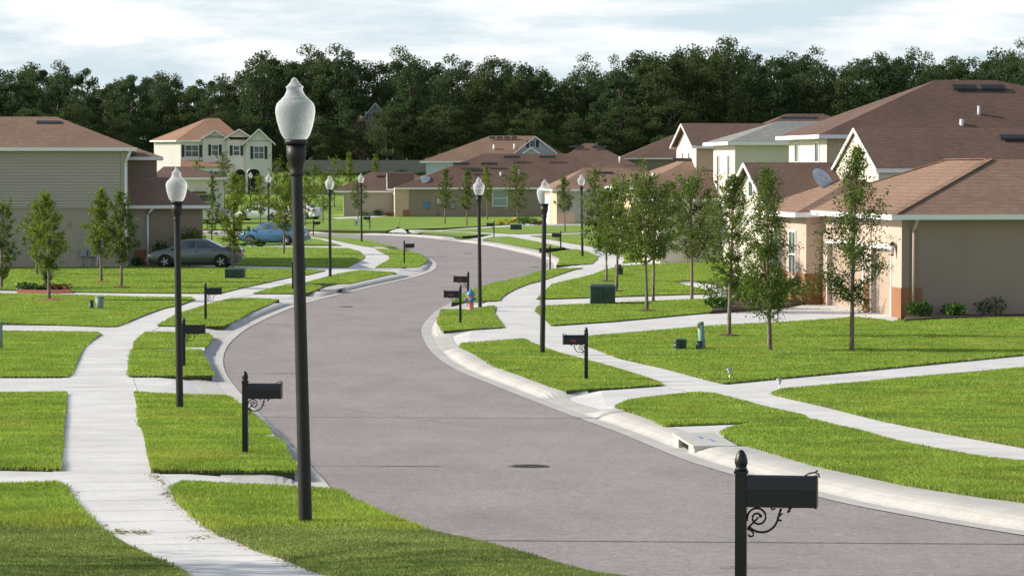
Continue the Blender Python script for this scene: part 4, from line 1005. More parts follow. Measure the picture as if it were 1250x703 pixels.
    def F(s, face, off):       # mapping (a along the wall, b up, n outwards) -> local
        if face == 'x0': return lambda a, b, n: (off-n, a, b)
        if face == 'x1': return lambda a, b, n: (off+n, a, b)
        if face == 'y0': return lambda a, b, n: (a, off-n, b)
        return lambda a, b, n: (a, off+n, b)
    def _b(s, mb, f, a0, a1, b0, b1, n0, n1):
        p, q = f(a0, b0, n0), f(a1, b1, n1)
        mb.box(min(p[0], q[0]), max(p[0], q[0]), min(p[1], q[1]), max(p[1], q[1]), min(p[2], q[2]), max(p[2], q[2]))
    def window(s, face, off, a, z, w, h, glass='window_glass', fm='white_paint', shut=False, bars=(1, 1)):
        f = s.F(face, off); o = empty_part('window', (0, 0, 0), s.root)
        b = MB(); t = .07
        s._b(b, f, a-w/2-t, a-w/2, z, z+h, .004, .05); s._b(b, f, a+w/2, a+w/2+t, z, z+h, .004, .05)
        s._b(b, f, a-w/2-t, a+w/2+t, z+h, z+h+t, .004, .055); s._b(b, f, a-w/2-t-.03, a+w/2+t+.03, z-t, z, .004, .08)
        for i in range(1, bars[0]+1): aa = a-w/2+w*i/(bars[0]+1); s._b(b, f, aa-.02, aa+.02, z, z+h, .014, .038)
        for i in range(1, bars[1]+1): zz = z+h*i/(bars[1]+1); s._b(b, f, a-w/2, a+w/2, zz-.025, zz+.025, .016, .036)
        b.obj('frame', fm, o)
        b = MB(); s._b(b, f, a-w/2, a+w/2, z, z+h, .006, .022); b.obj('pane', glass, o)
        if shut:
            for sg in (-1, 1):
                b = MB(); c = a+sg*(w/2+t+.19); s._b(b, f, c-.17, c+.17, z-.05, z+h+.05, .004, .05); b.obj('shutter', 'black_shutter', o)
    def garage(s, face, off, a0, a1, h, mat='tan_door', trim='white_paint'):
        f = s.F(face, off); o = empty_part('garage_door', (0, 0, 0), s.root)
        b = MB()
        s._b(b, f, a0-.12, a0, -.05, h, .003, .06); s._b(b, f, a1, a1+.12, -.05, h, .003, .06); s._b(b, f, a0-.12, a1+.12, h, h+.14, .003, .065); b.obj('frame', trim, o)
        b = MB(); n = 4
        for i in range(n): s._b(b, f, a0, a1, -.05+(h+.05)*i/n+.012, -.05+(h+.05)*(i+1)/n-.012, .004, .03)
        s._b(b, f, a0, a1, -.05, h, .003, .018); b.obj('door_panel', mat, o)
    def spout(s, pts, mat='white_paint', w=.11):
        b = MB()
        for p, q in zip(pts[:-1], pts[1:]): b.tube([p, q], w/2, 8)
        b.obj('downspout', mat, s.root)
    def vent(s, p, d, L=1.2, slope=.4, up=(0, -1)):
        """ridge vent box lying on a roof plane that climbs along 'up' reversed"""
        b = MB(); x, y, z = p; hw = .16; nx, ny = d
        q = [Vector((x-nx*L/2, y-ny*L/2, z)), Vector((x+nx*L/2, y+ny*L/2, z))]
        u = Vector((up[0], up[1], -slope)).normalized()
        vs = []
        for k in (0, .09):
            for c in (q[0], q[1]):
                for sgn in (-1, 1): vs.append(c+u*hw*sgn+Vector((0, 0, k+.01)))
        b.add(vs, [(0,1,3,2),(4,6,7,5),(0,4,5,1),(2,3,7,6),(0,2,6,4),(1,5,7,3)]); b.obj('roof_vent', 'vent_black', s.root)
    def pipe(s, p, h=.45, r=.07, mat='dish_grey'):
        b = MB(); b.lathe([(r, -.2), (r, h)], 10, p); b.obj('vent_pipe', mat, s.root)
    def dish(s, p, az, r=.45):
        o = empty_part('satellite_dish', p, s.root); o.rotation_euler = (0, 0, az)
        b = MB(); n = 20; vs = [(0, 0, 0)]
        for ring in (1, 2, 3):
            rr = r*ring/3
            for k in range(n):
                a = 2*math.pi*k/n; vs.append((rr*math.cos(a)*1.1, .16*(rr/r)**2, rr*math.sin(a)*.95))
        fs = [(0, 1+k, 1+(k+1) % n) for k in range(n)]
        for ring in range(2):
            for k in range(n): fs.append((1+ring*n+k, 1+(ring+1)*n+k, 1+(ring+1)*n+(k+1) % n, 1+ring*n+(k+1) % n))
        b.add(vs, fs, True); d = b.obj('reflector', 'dish_grey', o); d.location = (0, 0, .62); d.rotation_euler = (R(-32), 0, 0)
        b = MB(); b.tube([(0, -.02, .6), (0, -.06, .3), (0, 0, 0)], .03); b.tube([(0, 0, .35), (0, .35, .42), (0, .45, .62)], .02); b.obj('mast', 'steel', o)
        b = MB(); b.box(-.05, .05, .42, .52, .58, .68); b.obj('feed_horn', 'plastic_black', o)

# ---- near right: taupe house, three garages on the lit front (front = local -X, local +Y runs away)
c = ground(1100, 388)+Vector((.988, .155))*.26; ang = math.atan2(.155, .988)
h = House('garage_house', 'taupe stucco house with brown hip roof, tan garage doors and orange-brown corner bases', c.x, c.y, ang)
h.walls(0, 22, 0, 12.9, 3.22, 'stucco_taupe')
for a0, a1, z0_, z1_ in ((-.02, 1.2, -.4, 3.2), (3.6, 4.6, -.4, 3.2), (9.3, 10.0, -.4, 3.2), (1.2, 3.6, 2.25, 3.2), (4.6, 9.3, 2.25, 3.2)): h.panel(-.26, -.001, a0, a1, z0_, z1_, 'stucco_pink', 'front_wall')
b = MB(); x0, y0, y1, ze, zr = -.71, -.45, 13.35, 3.38, 5.2
b.add([(x0,y0,ze),(22.45,y0,ze),(22.45,4.05,zr),(4.05,4.05,zr),(4.05,8.85,zr),(22.45,8.85,zr),(22.45,y1,ze),(x0,y1,ze)], [(0,1,2,3),(0,3,4,7),(7,4,5,6),(3,2,5,4)])
b.obj('roof', 'shingle_brown', h.root)
b = MB(); b.beam((x0+.03,y0+.03,ze+.012),(4.05,4.05,zr+.012),.28,.03); b.beam((x0+.03,y1-.03,ze+.012),(4.05,8.85,zr+.012),.28,.03); b.beam((4.05,4.05,zr+.014),(4.05,8.85,zr+.014),.28,.03,); b.obj('ridge_cap', 'shingle_brown', h.root)
h._gut([(x0,y0),(22.45,y0),(22.45,y1),(x0,y1)], ze, 'white_paint')
b = MB(); b.quad((x0+.02,y0+.02,ze-.15),(22.4,y0+.02,ze-.15),(22.4,y1-.02,ze-.15),(x0+.02,y1-.02,ze-.15)); b.obj('soffit', 'white_paint', h.root)
h.garage('x0', -.02, 1.33, 3.47, 2.12); h.garage('x0', -.02, 4.73, 9.17, 2.12); h.panel(-.30, -.262, 1.08, 3.72, 2.22, 2.36, 'white_paint', 'door_trim'); h.panel(-.30, -.262, 4.48, 9.42, 2.22, 2.36, 'white_paint', 'door_trim')
for a_ in (1.14, 3.60, 4.54, 9.30): h.panel(-.29, -.262, a_-.05, a_+.06, -.3, 2.22, 'white_paint', 'door_trim')
for a0, a1 in ((-.055, 1.08), (3.67, 4.48), (9.37, 10.0)): h.panel(-.285, -.259, a0, a1, -.4, .98, 'stucco_terracotta', 'base_band')
h.panel(-.28, .42, -.04, -.0205, -.4, .98, 'stucco_terracotta', 'base_band')
h.panel(-.26, -.001, -.03, -.0195, .98, 3.2, 'stucco_taupe', 'corner_trim')
h.spout([(.16, -.40, 3.26), (.16, -.34, 3.1), (.12, -.10, 2.85), (.12, -.09, .1)], 'stucco_pink', .10)
# protruding entry wing
h.walls(-.86, 4, 10.0, 16.5, 3.18, 'stucco_pink', name='wing_wall'); h.panel(-.89, -.86, 9.98, 16.5, -.4, 1.1, 'stucco_terracotta', 'base_band'); h.panel(-.89, -.29, 9.965, 9.998, -.4, 1.1, 'stucco_terracotta', 'base_band')
h.hip(-.86, 4.0, 10.2, 16.4, 3.30, 4.55, (1.7, 12.6), (1.7, 14.0), 'shingle_brown', .45)
h.window('x0', -.86, 11.9, .95, .9, 1.6); h.window('x0', -.86, 14.6, .95, 1.2, 1.6)
h.dish((.9, 13.9, 3.95), R(40), .50)
h.vent((7.6, 2.9, 4.87), (1, 0), 3.2, .4, (0, -1))
wl_ = empty_part('wall_lamp', (-.262, .60, 2.15), h.root)
b = MB(); b.lathe([(.02, .32), (.11, .24), (.12, .22)], 8, (-.14, 0, 0)); b.lathe([(.07, -.10), (.04, -.14)], 8, (-.14, 0, 0)); b.tube([(0, 0, -.05), (-.05, 0, .30), (-.14, 0, .32)], .015); b.obj('bracket', 'black_paint', wl_)
b = MB(); b.lathe([(.06, -.1), (.10, .22)], 8, (-.14, 0, 0)); b.obj('lantern_glass', 'head_clear', wl_)
b = MB(); b.cyl((5.2, -.12, .55), (5.2, 0, .55), .04); b.cyl((5.2, -.12, .6), (5.2, -.12, .48), .03); b.obj('hose_tap', 'iron', h.root)
HR1 = h

# ---- second right: big dark-roofed house (three gables, two storeys)
h = House('gabled_house', 'large cream house with dark brown roofs, two street gables and a tall hip roof behind', 13.67, 128, R(8.9), .25)
h.walls(0, 16, 0, 6.6, 6.0, 'stucco_olive'); h.panel(-.03, 0, -.02, 6.6, -.3, 5.98, 'stucco_cream')
h.hip(0, 20, 0, 6.6, 6.1, 8.6, (5.9, 3.3), (8.6, 3.3), 'shingle_dark', .5)
h.hip(12, 20, -1.0, 8, 6.06, 8.3, (14.5, 3.5), (17, 3.5), 'shingle_dark', .5)
h.window('x0', -.03, 1.55, 4.1, .62, 1.65, bars=(0, 1)); h.window('x0', -.03, 5.1, 4.1, .62, 1.65, bars=(0, 1))
h.panel(1.7, 3.4, -.03, -.003, 4.2, 5.75, 'fence_vinyl', 'louver'); h.vent((7.0, 2.6, 8.2), (1, 0), 1.1, .64, (0, -1)); h.vent((8.3, 2.6, 8.2), (1, 0), 1.1, .64, (0, -1))
h.pipe((7.1, .9, 6.9), .5); h.pipe((6.1, .2, 6.4), .4, .1)
# storey-and-a-half wing with the upper gable, nearer
h.walls(-1.0, 14, -11.5, -5.0, 4.6, 'stucco_cream', name='wing_wall'); h.gable(-1.0, 22, -11.5, -5.0, 4.7, 6.3, 'x', 'shingle_dark', 'stucco_cream', .12)
h.vent((6.2, -9.3, 5.85), (1, 0), 3.0, .5, (0, -1)); h.pipe((10.6, -10.3, 5.4), .45, .14)
# garage wing with the low gable
h.walls(-4.4, 6, -7.6, -1.0, 3.3, 'stucco_cream', name='garage_wall'); h.gable(-4.4, 7, -7.9, -.7, 3.25, 4.9, 'x', 'shingle_dark', 'stucco_cream', .35)
h.garage('x0', -4.4, -6.8, -2.0, 2.3, 'stucco_cream'); h.window('x0', -4.4, -4.3, 3.5, .7, .6, bars=(0, 0))

# ---- third right: cream tower with a grey roof
h = House('grey_roof_house', 'cream house with grey hip roof and two slit windows on its lit end', 11.33, 150, R(8), .35)
h.walls(0, 12, 0, 5.3, 5.75, 'stucco_cream'); h.hip(0, 12, 0, 5.3, 5.9, 7.0, (2.9, 2.65), (8, 2.65), 'shingle_grey', .45)
h.window('x0', 0, 1.4, 3.2, .45, 2.0, bars=(0, 1)); h.window('x0', 0, 4.0, 3.2, .45, 2.0, bars=(0, 1)); h.window('x0', 0, 2.7, .6, 1.6, 1.4)
h.walls(-3.2, 4, 3.5, 8.6, 2.9, 'stucco_cream', name='porch_wall'); h.hip(-3.2, 4, 3.5, 8.6, 3.0, 4.1, (-.3, 6), (1.2, 6), 'shingle_dark')

# ---- fourth right: peach house with a street gable
h = House('peach_house', 'peach house with an upper street gable, two slit windows and a lower brown roof', 12.2, 195, R(7), .35)
h.walls(0, 3.6, 0, 7.4, 6.1, 'stucco_peach'); h.panel(-.03, 0, -.02, 7.4, 2, 6.1, 'stucco_cream', 'gable_wall')
h.gable(0, 5.4, 0, 7.4, 6.2, 7.6, 'x', 'shingle_dark', 'stucco_cream', .4)
h.window('x0', -.03, 2.6, 4.1, .42, 1.5, bars=(0, 1)); h.window('x0', -.03, 4.9, 4.1, .42, 1.5, bars=(0, 1))
h.walls(-4.2, 12, -2.2, 9, 3.2, 'stucco_peach', name='lower_wall'); h.hip(-4.2, 12, -2.2, 9, 3.35, 5.7, (1.2, 3.0), (6, 3.0), 'shingle_brown', .45)
h.window('y0', -2.2, -1.2, 1.1, 1.5, 1.3); h.window('y0', -2.2, 2.3, 1.1, 1.2, 1.3); h.vent((-.6, 1.6, 5.1), (1, 0), 1.4, .45, (0, -1)); h.pipe((-3.0, -.6, 3.9), .4, .1)
h = House('distant_house', 'brown hip roof rising between the peach house gable and the grey roof', 19.0, 232, R(6), .8)
h.walls(-1.5, 12, 0, 9, 6.0, 'stucco_peach'); h.hip(-1.5, 12, 0, 9, 6.1, 8.5, (3.5, 4.5), (6.5, 4.5), 'shingle_dark'); h.vent((4.4, 3.8, 8.1), (1, 0), 3.0, .5, (0, -1)); h.pipe((.6, 1.5, 6.9), .5)

# ---- fifth right: sage house with the pale hip roof
c = ground(680, 273.5)
h = House('sage_house', 'sage green low house with sunlit tan hip roof and peach garage front', c.x, c.y, R(5))
h.walls(0, 13, 0, 11, 2.95, 'stucco_sage'); h.panel(-.03, 0, -.02, 11, -.3, 2.94, 'stucco_peach'); h.panel(-.03, 1.6, -.03, -.001, -.3, 1.0, 'stucco_peach', 'base_band')
h.hip(0, 13, 0, 11, 3.1, 5.0, (3.0, 4.5), (6.5, 4.5), 'shingle_brown'); h.garage('x0', -.03, 5.4, 10, 2.3, 'white_paint'); h.vent((4.6, 3.2, 4.5), (1, 0), 1.6, .4, (0, -1))
h.walls(9, 20, -1, 9, 2.95, 'stucco_sage', name='wing_wall'); h.hip(9, 20, -1, 9, 3.15, 5.5, (12, 4), (16, 4), 'shingle_brown')
h.pipe((7.6, .8, 3.6), .5, .09); h.panel(3.6, 4.0, -.1, -.001, .8, 1.4, 'meter_grey', 'meter_box')

# ---- far middle: tan house with the dish
c = ground(499, 265.2)
h = House('tan_house', 'long low tan house with dark brown roof, satellite dish and meters on its side wall', c.x, c.y, R(4))
h.walls(0, 15.5, 0, 11, 2.85, 'stucco_brown'); h.panel(-1.4, 0, 0, 10, -.3, 2.85, 'stucco_peach'); h.panel(-.6, .1, -.03, 0, -.3, .75, 'stucco_terracotta', 'base_band')
h.hip(-.9, 22, 0, 11, 3.0, 6.5, (8.0, 5.5), (17, 5.5), 'shingle_dark', .5, 'white_paint'); h.window('y0', 0, 9.3, 1.15, 1.4, 1.55, 'blind_glass', bars=(0, 1))
h.walls(15.5, 22, .01, 11, 2.85, 'stucco_brown', name='wing_wall')
h.garage('x0', -1.4, 1.2, 6, 2.3, 'tan_door'); h.panel(-1.43, -1.4, .15, .8, -.3, 2.85, 'white_paint', 'corner_trim')
h.dish((1.9, .6, 3.2), R(35), .62)
for vx, vz in ((5.5, 5.4), (8.4, 5.4), (10.8, 6.1), (14.5, 6.1), (6.8, 4.7)): h.vent((vx, (vz-3)*1.55-.75, vz), (1, 0), 1.7, .6, (0, -1))
h.pipe((9.5, 1.6, 4.2), .4, .12); h.pipe((11.4, 2.0, 4.4), .4, .1)
h.gable(-2.0, .6, 1.6, 3.6, 3.1, 4.5, 'x', 'shingle_dark', 'stucco_cream', .15); h.gable(-2.0, .4, 6.0, 7.6, 3.1, 4.2, 'x', 'shingle_dark', 'stucco_cream', .15)
for mx, w_, z0, z1, m in ((1.6, .5, .9, 1.5, 'hydrant_blue'), (2.9, .35, 1.3, 1.9, 'pale_box'), (3.9, .8, .9, 1.3, 'meter_grey')): h.panel(mx, mx+w_, -.14, -.001, z0, z1, m, 'meter_box')
h.spout([(2.95, -.06, 1.3), (2.95, -.06, 0)], 'meter_grey', .07)

# ---- far middle left: cream house
c = ground(420, 264.5)
h = House('cream_house', 'low cream house with brown hip roof left of the tan house', c.x, c.y, R(3), None)
h.walls(0, 10, 0, 9, 2.55, 'stucco_beige'); h.panel(-.04, 0, -.02, 9, -.3, 2.54, 'stucco_peach'); h.hip(-.6, 10, 0, 9, 2.65, 4.6, (2.8, 4), (7, 4), 'shingle_dark'); h.vent((4.2, 2.8, 4.1), (1, 0), 1.6, .45, (0, -1)); h.garage('x0', -.04, 2, 7, 2.2, 'white_paint')

# ---- far back middle: roofs above the tan house
h = House('blue_gable_house', 'big far house with brown roof and pale blue-grey gable above the tan house roof', 0, 345, R(0), 2.2)
def lx(px, d): return (px-625)/F_PX*d
def lz(py, d, z): return CAM_Z+(207-py)*d/F_PX-z
h.walls(lx(520, 345), lx(700, 345), 0, 12, lz(197, 345, 2.2)-.2, 'blue_siding')
h.hip(lx(516, 345), lx(700, 345), 0, 12, lz(197, 345, 2.2), lz(166, 349, 2.2), (lx(598, 349), 5), (lx(652, 349), 5), 'shingle_brown', .3)
h.walls(lx(626, 342), lx(681, 342), -2.4, 4, lz(187, 342, 2.2), 'blue_siding', name='gable_base'); h.gable(lx(628, 342), lx(679, 342), -2.4, 4, lz(186, 342, 2.2), lz(166, 342, 2.2), 'y', 'shingle_brown', 'blue_siding', .4)
h.gable(lx(633, 340), lx(664, 340), -4.2, 0, lz(190, 340, 2.2), lz(180, 340, 2.2), 'y', 'shingle_brown', 'blue_siding', .3)
h.window('y0', -2.4, lx(650, 342), lz(179.5, 342, 2.2), .6, .7, bars=(0, 0), shut=True)
for q in (601, 610, 619, 628): h.vent((lx(q, 348), 4.2, lz(168.5, 348, 2.2)), (1, 0), .7, .5, (0, -1))
h.pipe((lx(603, 347), 2.2, lz(182, 346, 2.2)), .5, .12, 'white_paint'); h.pipe((lx(628, 347), 2.2, lz(181, 346, 2.2)), .5, .12, 'white_paint')
def far_roof(lab, d, z, x0, x1, e, r, ra, rb, mat='shingle_dark', dep=9, wm='stucco_brown'):
    h = House('distant_house', lab, 0, d, 0, z)
    h.walls(lx(x0, d), lx(x1, d), 0, dep, lz(e, d, z)-.15, wm); h.hip(lx(x0, d), lx(x1, d), 0, dep, lz(e, d, z), lz(r, d+dep*.45, z), (lx(ra, d+dep*.45), dep*.45), (lx(rb, d+dep*.45), dep*.45), mat, .4)
    return h
h = far_roof('dark brown hip roof with two vents between the blue gable and the sage house', 325, 1.2, 672, 782, 206, 175, 713, 724, dep=12)
h.vent((lx(704, 329), 4, lz(180, 329, 1.2)), (1, 0), 1.6, .6, (0, -1)); h.vent((lx(732, 329), 4, lz(180, 329, 1.2)), (1, 0), 1.6, .6, (0, -1))
h = far_roof('dark brown roof right of the twin vents, behind the peach gable', 335, 1.4, 760, 850, 193, 163, 826, 846, dep=10)
h = far_roof('lower dark roof in front of the twin-vent roof', 312, .6, 700, 800, 215, 193, 742, 760, dep=10)
h.pipe((lx(757, 313), 2.5, lz(197, 314, .6)), .5, .1, 'white_paint')

# ---- left: big beige two-storey house with lap siding
c = ground(156.5, 326.5)
h = House('siding_house', 'two storey beige house with lap siding, brown roof and white downspout', c.x, c.y, R(7.4))
h.walls(-26, 0, 0, 6.6, 5.75, 'stucco_beige')
b = MB(); z = 3.02; n = 0
while z < 5.72:
    b.quad((-26, -.055, z), (-.35, -.055, z), (-.35, -.004, z+.155), (-26, -.004, z+.155)); b.quad((-26, -.004, z), (-.35, -.004, z), (-.35, -.055, z), (-26, -.055, z)); z += .155
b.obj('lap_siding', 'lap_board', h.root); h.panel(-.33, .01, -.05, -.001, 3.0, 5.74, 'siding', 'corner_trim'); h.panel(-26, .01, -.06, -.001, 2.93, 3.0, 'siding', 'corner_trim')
h.hip(-26, 0, 0, 6.6, 5.93, 7.5, (-22, 3.3), (-3.55, 3.3), 'shingle_brown', .42); h.vent((-3.9, 2.55, 7.13), (1, 0), 1.25, .42, (0, -1))
h.spout([(.05, -.42, 5.85), (.12, -.36, 5.7), (-.10, -.12, 5.2), (-.10, -.10, .1)], 'white_paint', .13)
h.walls(-6, 1.5, 6.9, 15, 5.5, 'stucco_brown', name='rear_wall'); h.hip(-6, 1.5, 6.7, 15, 5.5, 7.0, (-2.5, 10.5), (-2.4, 11), 'shingle_brown', .3)
h.walls(.0, 3.75, 2.4, 7.5, 2.92, 'stucco_brown', name='garage_wall'); h.panel(.0, .9, 2.36, 2.4, -.4, 2.9, 'stucco_beige', 'corner_trim'); h.panel(.3, .9, 2.33, 2.362, -.4, .8, 'stucco_terracotta', 'base_band')
b = MB(); b.add([(-.1,1.95,3.05),(4.1,1.95,3.05),(2.2,5.4,4.45),(-.1,5.4,4.45),(4.1,7.9,3.05),(2.2,6.9,4.45),(-.1,6.9,4.45)], [(0,1,2,3),(1,4,5,2),(3,2,5,6)]); b.obj('garage_roof', 'shingle_brown', h.root)
h._gut([(-.05,1.95),(4.1,1.95),(4.1,7.9)], 3.05, 'white_paint', False)
h.spout([(1.25, 1.98, 2.95), (1.2, 2.0, 2.85), (.98, 2.28, 2.6), (.98, 2.28, .05)], 'white_paint', .13)
for mx, w_ in ((-2.35, .30), (-1.95, .36)):
    h.panel(mx, mx+w_, -.18, -.046, .55, .90, 'meter_grey', 'meter_box'); h.spout([(mx+w_/2, -.08, .55), (mx+w_/2, -.08, -.1)], 'meter_grey', .06)
h.spout([(-1.52, -.06, .75), (-1.52, -.06, -.1)], 'pale_box', .08)

# ---- left back: small roofs and the far cream two-storey house
def lroof(lab, d, z, x0, x1, e, r, ra, rb, wm):
    h = far_roof(lab, d, z, x0, x1, e, r, ra, rb, 'shingle_dark', 8, wm); return h
h = lroof('low brown roofed cream garage house behind the beige house', 262, 1.0, 190, 262, 217, 203.5, 200, 232, 'stucco_cream')
h.window('y0', 0, lx(243, 262), .3, 2.2, 1.3, 'window_glass'); h.panel(lx(236, 262), lx(252, 262), -.6, -.02, 1.7, 1.9, 'shingle_dark', 'awning')
h = House('far_cream_house', 'cream two storey house with orange-brown roof and black shutters at the edge of the wood', lx(221, 345), 345, R(5), 2.6)
sc_ = 1
h.walls(0, 10.6, 0, 9, 4.65+.9, 'stucco_white'); h.hip(0, 7, 0, 9, 5.65, 8.3, (3.0, 4.0), (4.4, 4.0), 'shingle_orange', .5, 'white_paint')
b = MB(); b.quad((-3.2, 3.2, -1), (0, .0, -1), (0, .0, 5.55), (-3.2, 3.2, 5.55)); b.quad((-3.2, 3.2, -1), (0, 9, -1), (0, 9, 5.55), (-3.2, 3.2, 5.55)); b.obj('side_wall', 'stucco_white', h.root)
b = MB(); b.add([(-3.7, 3.2, 5.65), (0, -.5, 5.65), (3.0, 4.0, 8.3), (0, 9.5, 5.65)], [(0, 1, 2), (0, 2, 3)]); b.obj('side_roof', 'shingle_orange', h.root)
h._gut([(0, -.5), (-3.7, 3.2)], 5.65, 'white_paint', False)
b = MB(); b.box(.2, 6.0, -1.6, 0, -1, 2.5); b.obj('porch_wall', 'stucco_white', h.root)
b = MB(); b.add([(.0, -1.9, 2.55), (6.1, -1.9, 2.55), (6.1, -.02, 3.3), (.0, -.02, 3.3)], [(0, 1, 2, 3)]); b.obj('porch_roof', 'shingle_orange', h.root)
h.walls(2.6, 5.4, -.6, 1, 6.2, 'stucco_white', name='bay_wall'); h.gable(2.6, 5.4, -.6, 3, 6.0, 6.9, 'y', 'shingle_orange', 'stucco_white', .35)
h.walls(5.4, 7.6, -1.1, 1, 5.7, 'stucco_white', name='bay_wall'); h.gable(5.4, 8.2, -1.1, 3, 6.1, 7.0, 'y', 'shingle_orange', 'stucco_white', .35)
h.walls(7.6, 10.6, -2.6, 3, 5.6, 'stucco_white', name='bay_wall'); h.gable(7.6, 10.6, -2.6, 5, 5.6, 7.0, 'y', 'shingle_orange', 'stucco_white', .4)
h.window('y0', -.0, 1.3, 3.75, 1.5, 1.3, bars=(1, 1), shut=True); h.window('y0', -.6, 4.0, 3.9, .7, 1.2, bars=(0, 1), shut=True); h.window('y0', -1.1, 6.5, 3.9, .7, 1.1, bars=(0, 1), shut=True); h.window('y0', -2.6, 9.1, 3.5, 1.1, 1.4, bars=(1, 1), shut=True)
h.window('y0', -1.6, 1.6, .7, 1.0, 1.3, bars=(1, 0), shut=True); h.window('y0', -1.6, 4.2, .7, .7, 1.3, bars=(0, 0), shut=True)
def arch(mb, cx, y, w, h0, h1):
    pts = [(cx-w/2, h0)]+[(cx-w/2*math.cos(a), h1+.45*math.sin(a)) for a in [math.pi*k/10 for k in range(11)]]+[(cx+w/2, h0)]; mb.prism(pts, y-.03, y-.003)
b = MB(); arch(b, 8.5, -2.6, 1.35, -.8, 1.9); arch(b, 6.9, -1.1, 1.1, -.8, 1.8); b.obj('arched_opening', 'dark_hole', h.root)
b = MB()
for cx, y, w in ((8.5, -2.6, 1.35), (6.9, -1.1, 1.1)):
    b.tube([(cx-w/2*math.cos(a)*1.1, y-.04, 1.87+.5*math.sin(a)) for a in [math.pi*k/10 for k in range(11)]], .06, 5)
b.obj('arch_trim', 'white_paint', h.root)
h = House('pink_house', 'pink house with pale grey gable glimpsed through a gap in the wood', 0, 405, 0, 4.6)
h.walls(lx(446, 405), lx(470, 405), 0, 6, lz(138, 405, 4.6), 'pink_wall'); h.gable(lx(448, 405), lx(469, 405), 0, 6, lz(139, 405, 4.6), lz(126, 405, 4.6), 'y', 'shingle_brown', 'blue_siding', .5)
h.window('y0', 0, lx(450.5, 405), lz(148, 405, 4.6), .9, 1.1)
h.walls(lx(425, 407), lx(446, 407), 1, 7, lz(147, 407, 4.6), 'pink_wall', name='wing_wall'); h.hip(lx(425, 407), lx(446, 407), 1, 7, lz(147, 407, 4.6), lz(141, 407, 4.6), (lx(432, 407), 4), (lx(440, 407), 4), 'shingle_brown')
# vinyl fence at the foot of the wood
t = empty('privacy_fence', (0, 372, 0), 0, 'long grey privacy fence at the foot of the wood behind the houses', 'fence')
b = MB(); fx0, fx1 = lx(355, 372), lx(600, 372); zf = T(0, 372)
b.box(fx0, fx1, 0, .08, zf-.5, zf+1.75); b.obj('fence_panel', 'fence_vinyl', t)
x = fx0; k = 0
while x < fx1+.1:
    b = MB(); b.box(x-.09, x+.09, -.04, .12, zf-.5, zf+1.9); b.lathe([(.13, 1.9), (.02, 2.0)], 4, (x, .04, zf)); b.obj('fence_post', 'fence_vinyl', t); x += 2.44

# ------------------------------------------------------------------ trees and plants
def leaf_mesh(name, centers, size, mat, rng, aspect=.55, flat=.0):
    n = len(centers)
    a = rng.normal(size=(n, 3)); a[:, 2] *= 1-flat; a /= np.linalg.norm(a, axis=1)[:, None]
    r = rng.normal(size=(n, 3)); b = np.cross(a, r); b /= np.linalg.norm(b, axis=1)[:, None]
    s = (size*(.6+.8*rng.random(n)))[:, None] if np.isscalar(size) else (size*(.6+.8*rng.random(n)))[:, None]
    nn = np.cross(a, b)
    V = np.stack([centers-a*s*.5, centers+b*s*aspect*.5+nn*s*.06, centers+a*s*.5, centers-b*s*aspect*.5+nn*s*.06], 1).reshape(-1, 3)
    me = bpy.data.meshes.new(name)
    me.vertices.add(4*n); me.vertices.foreach_set('co', V.ravel().astype(np.float32))
    me.loops.add(4*n); me.loops.foreach_set('vertex_index', np.arange(4*n, dtype=np.int32))
    me.polygons.add(n); me.polygons.foreach_set('loop_start', np.arange(0, 4*n, 4, dtype=np.int32)); me.polygons.foreach_set('loop_total', np.full(n, 4, np.int32))
    me.materials.append(MATS[mat]); me.update(calc_edges=True); return me

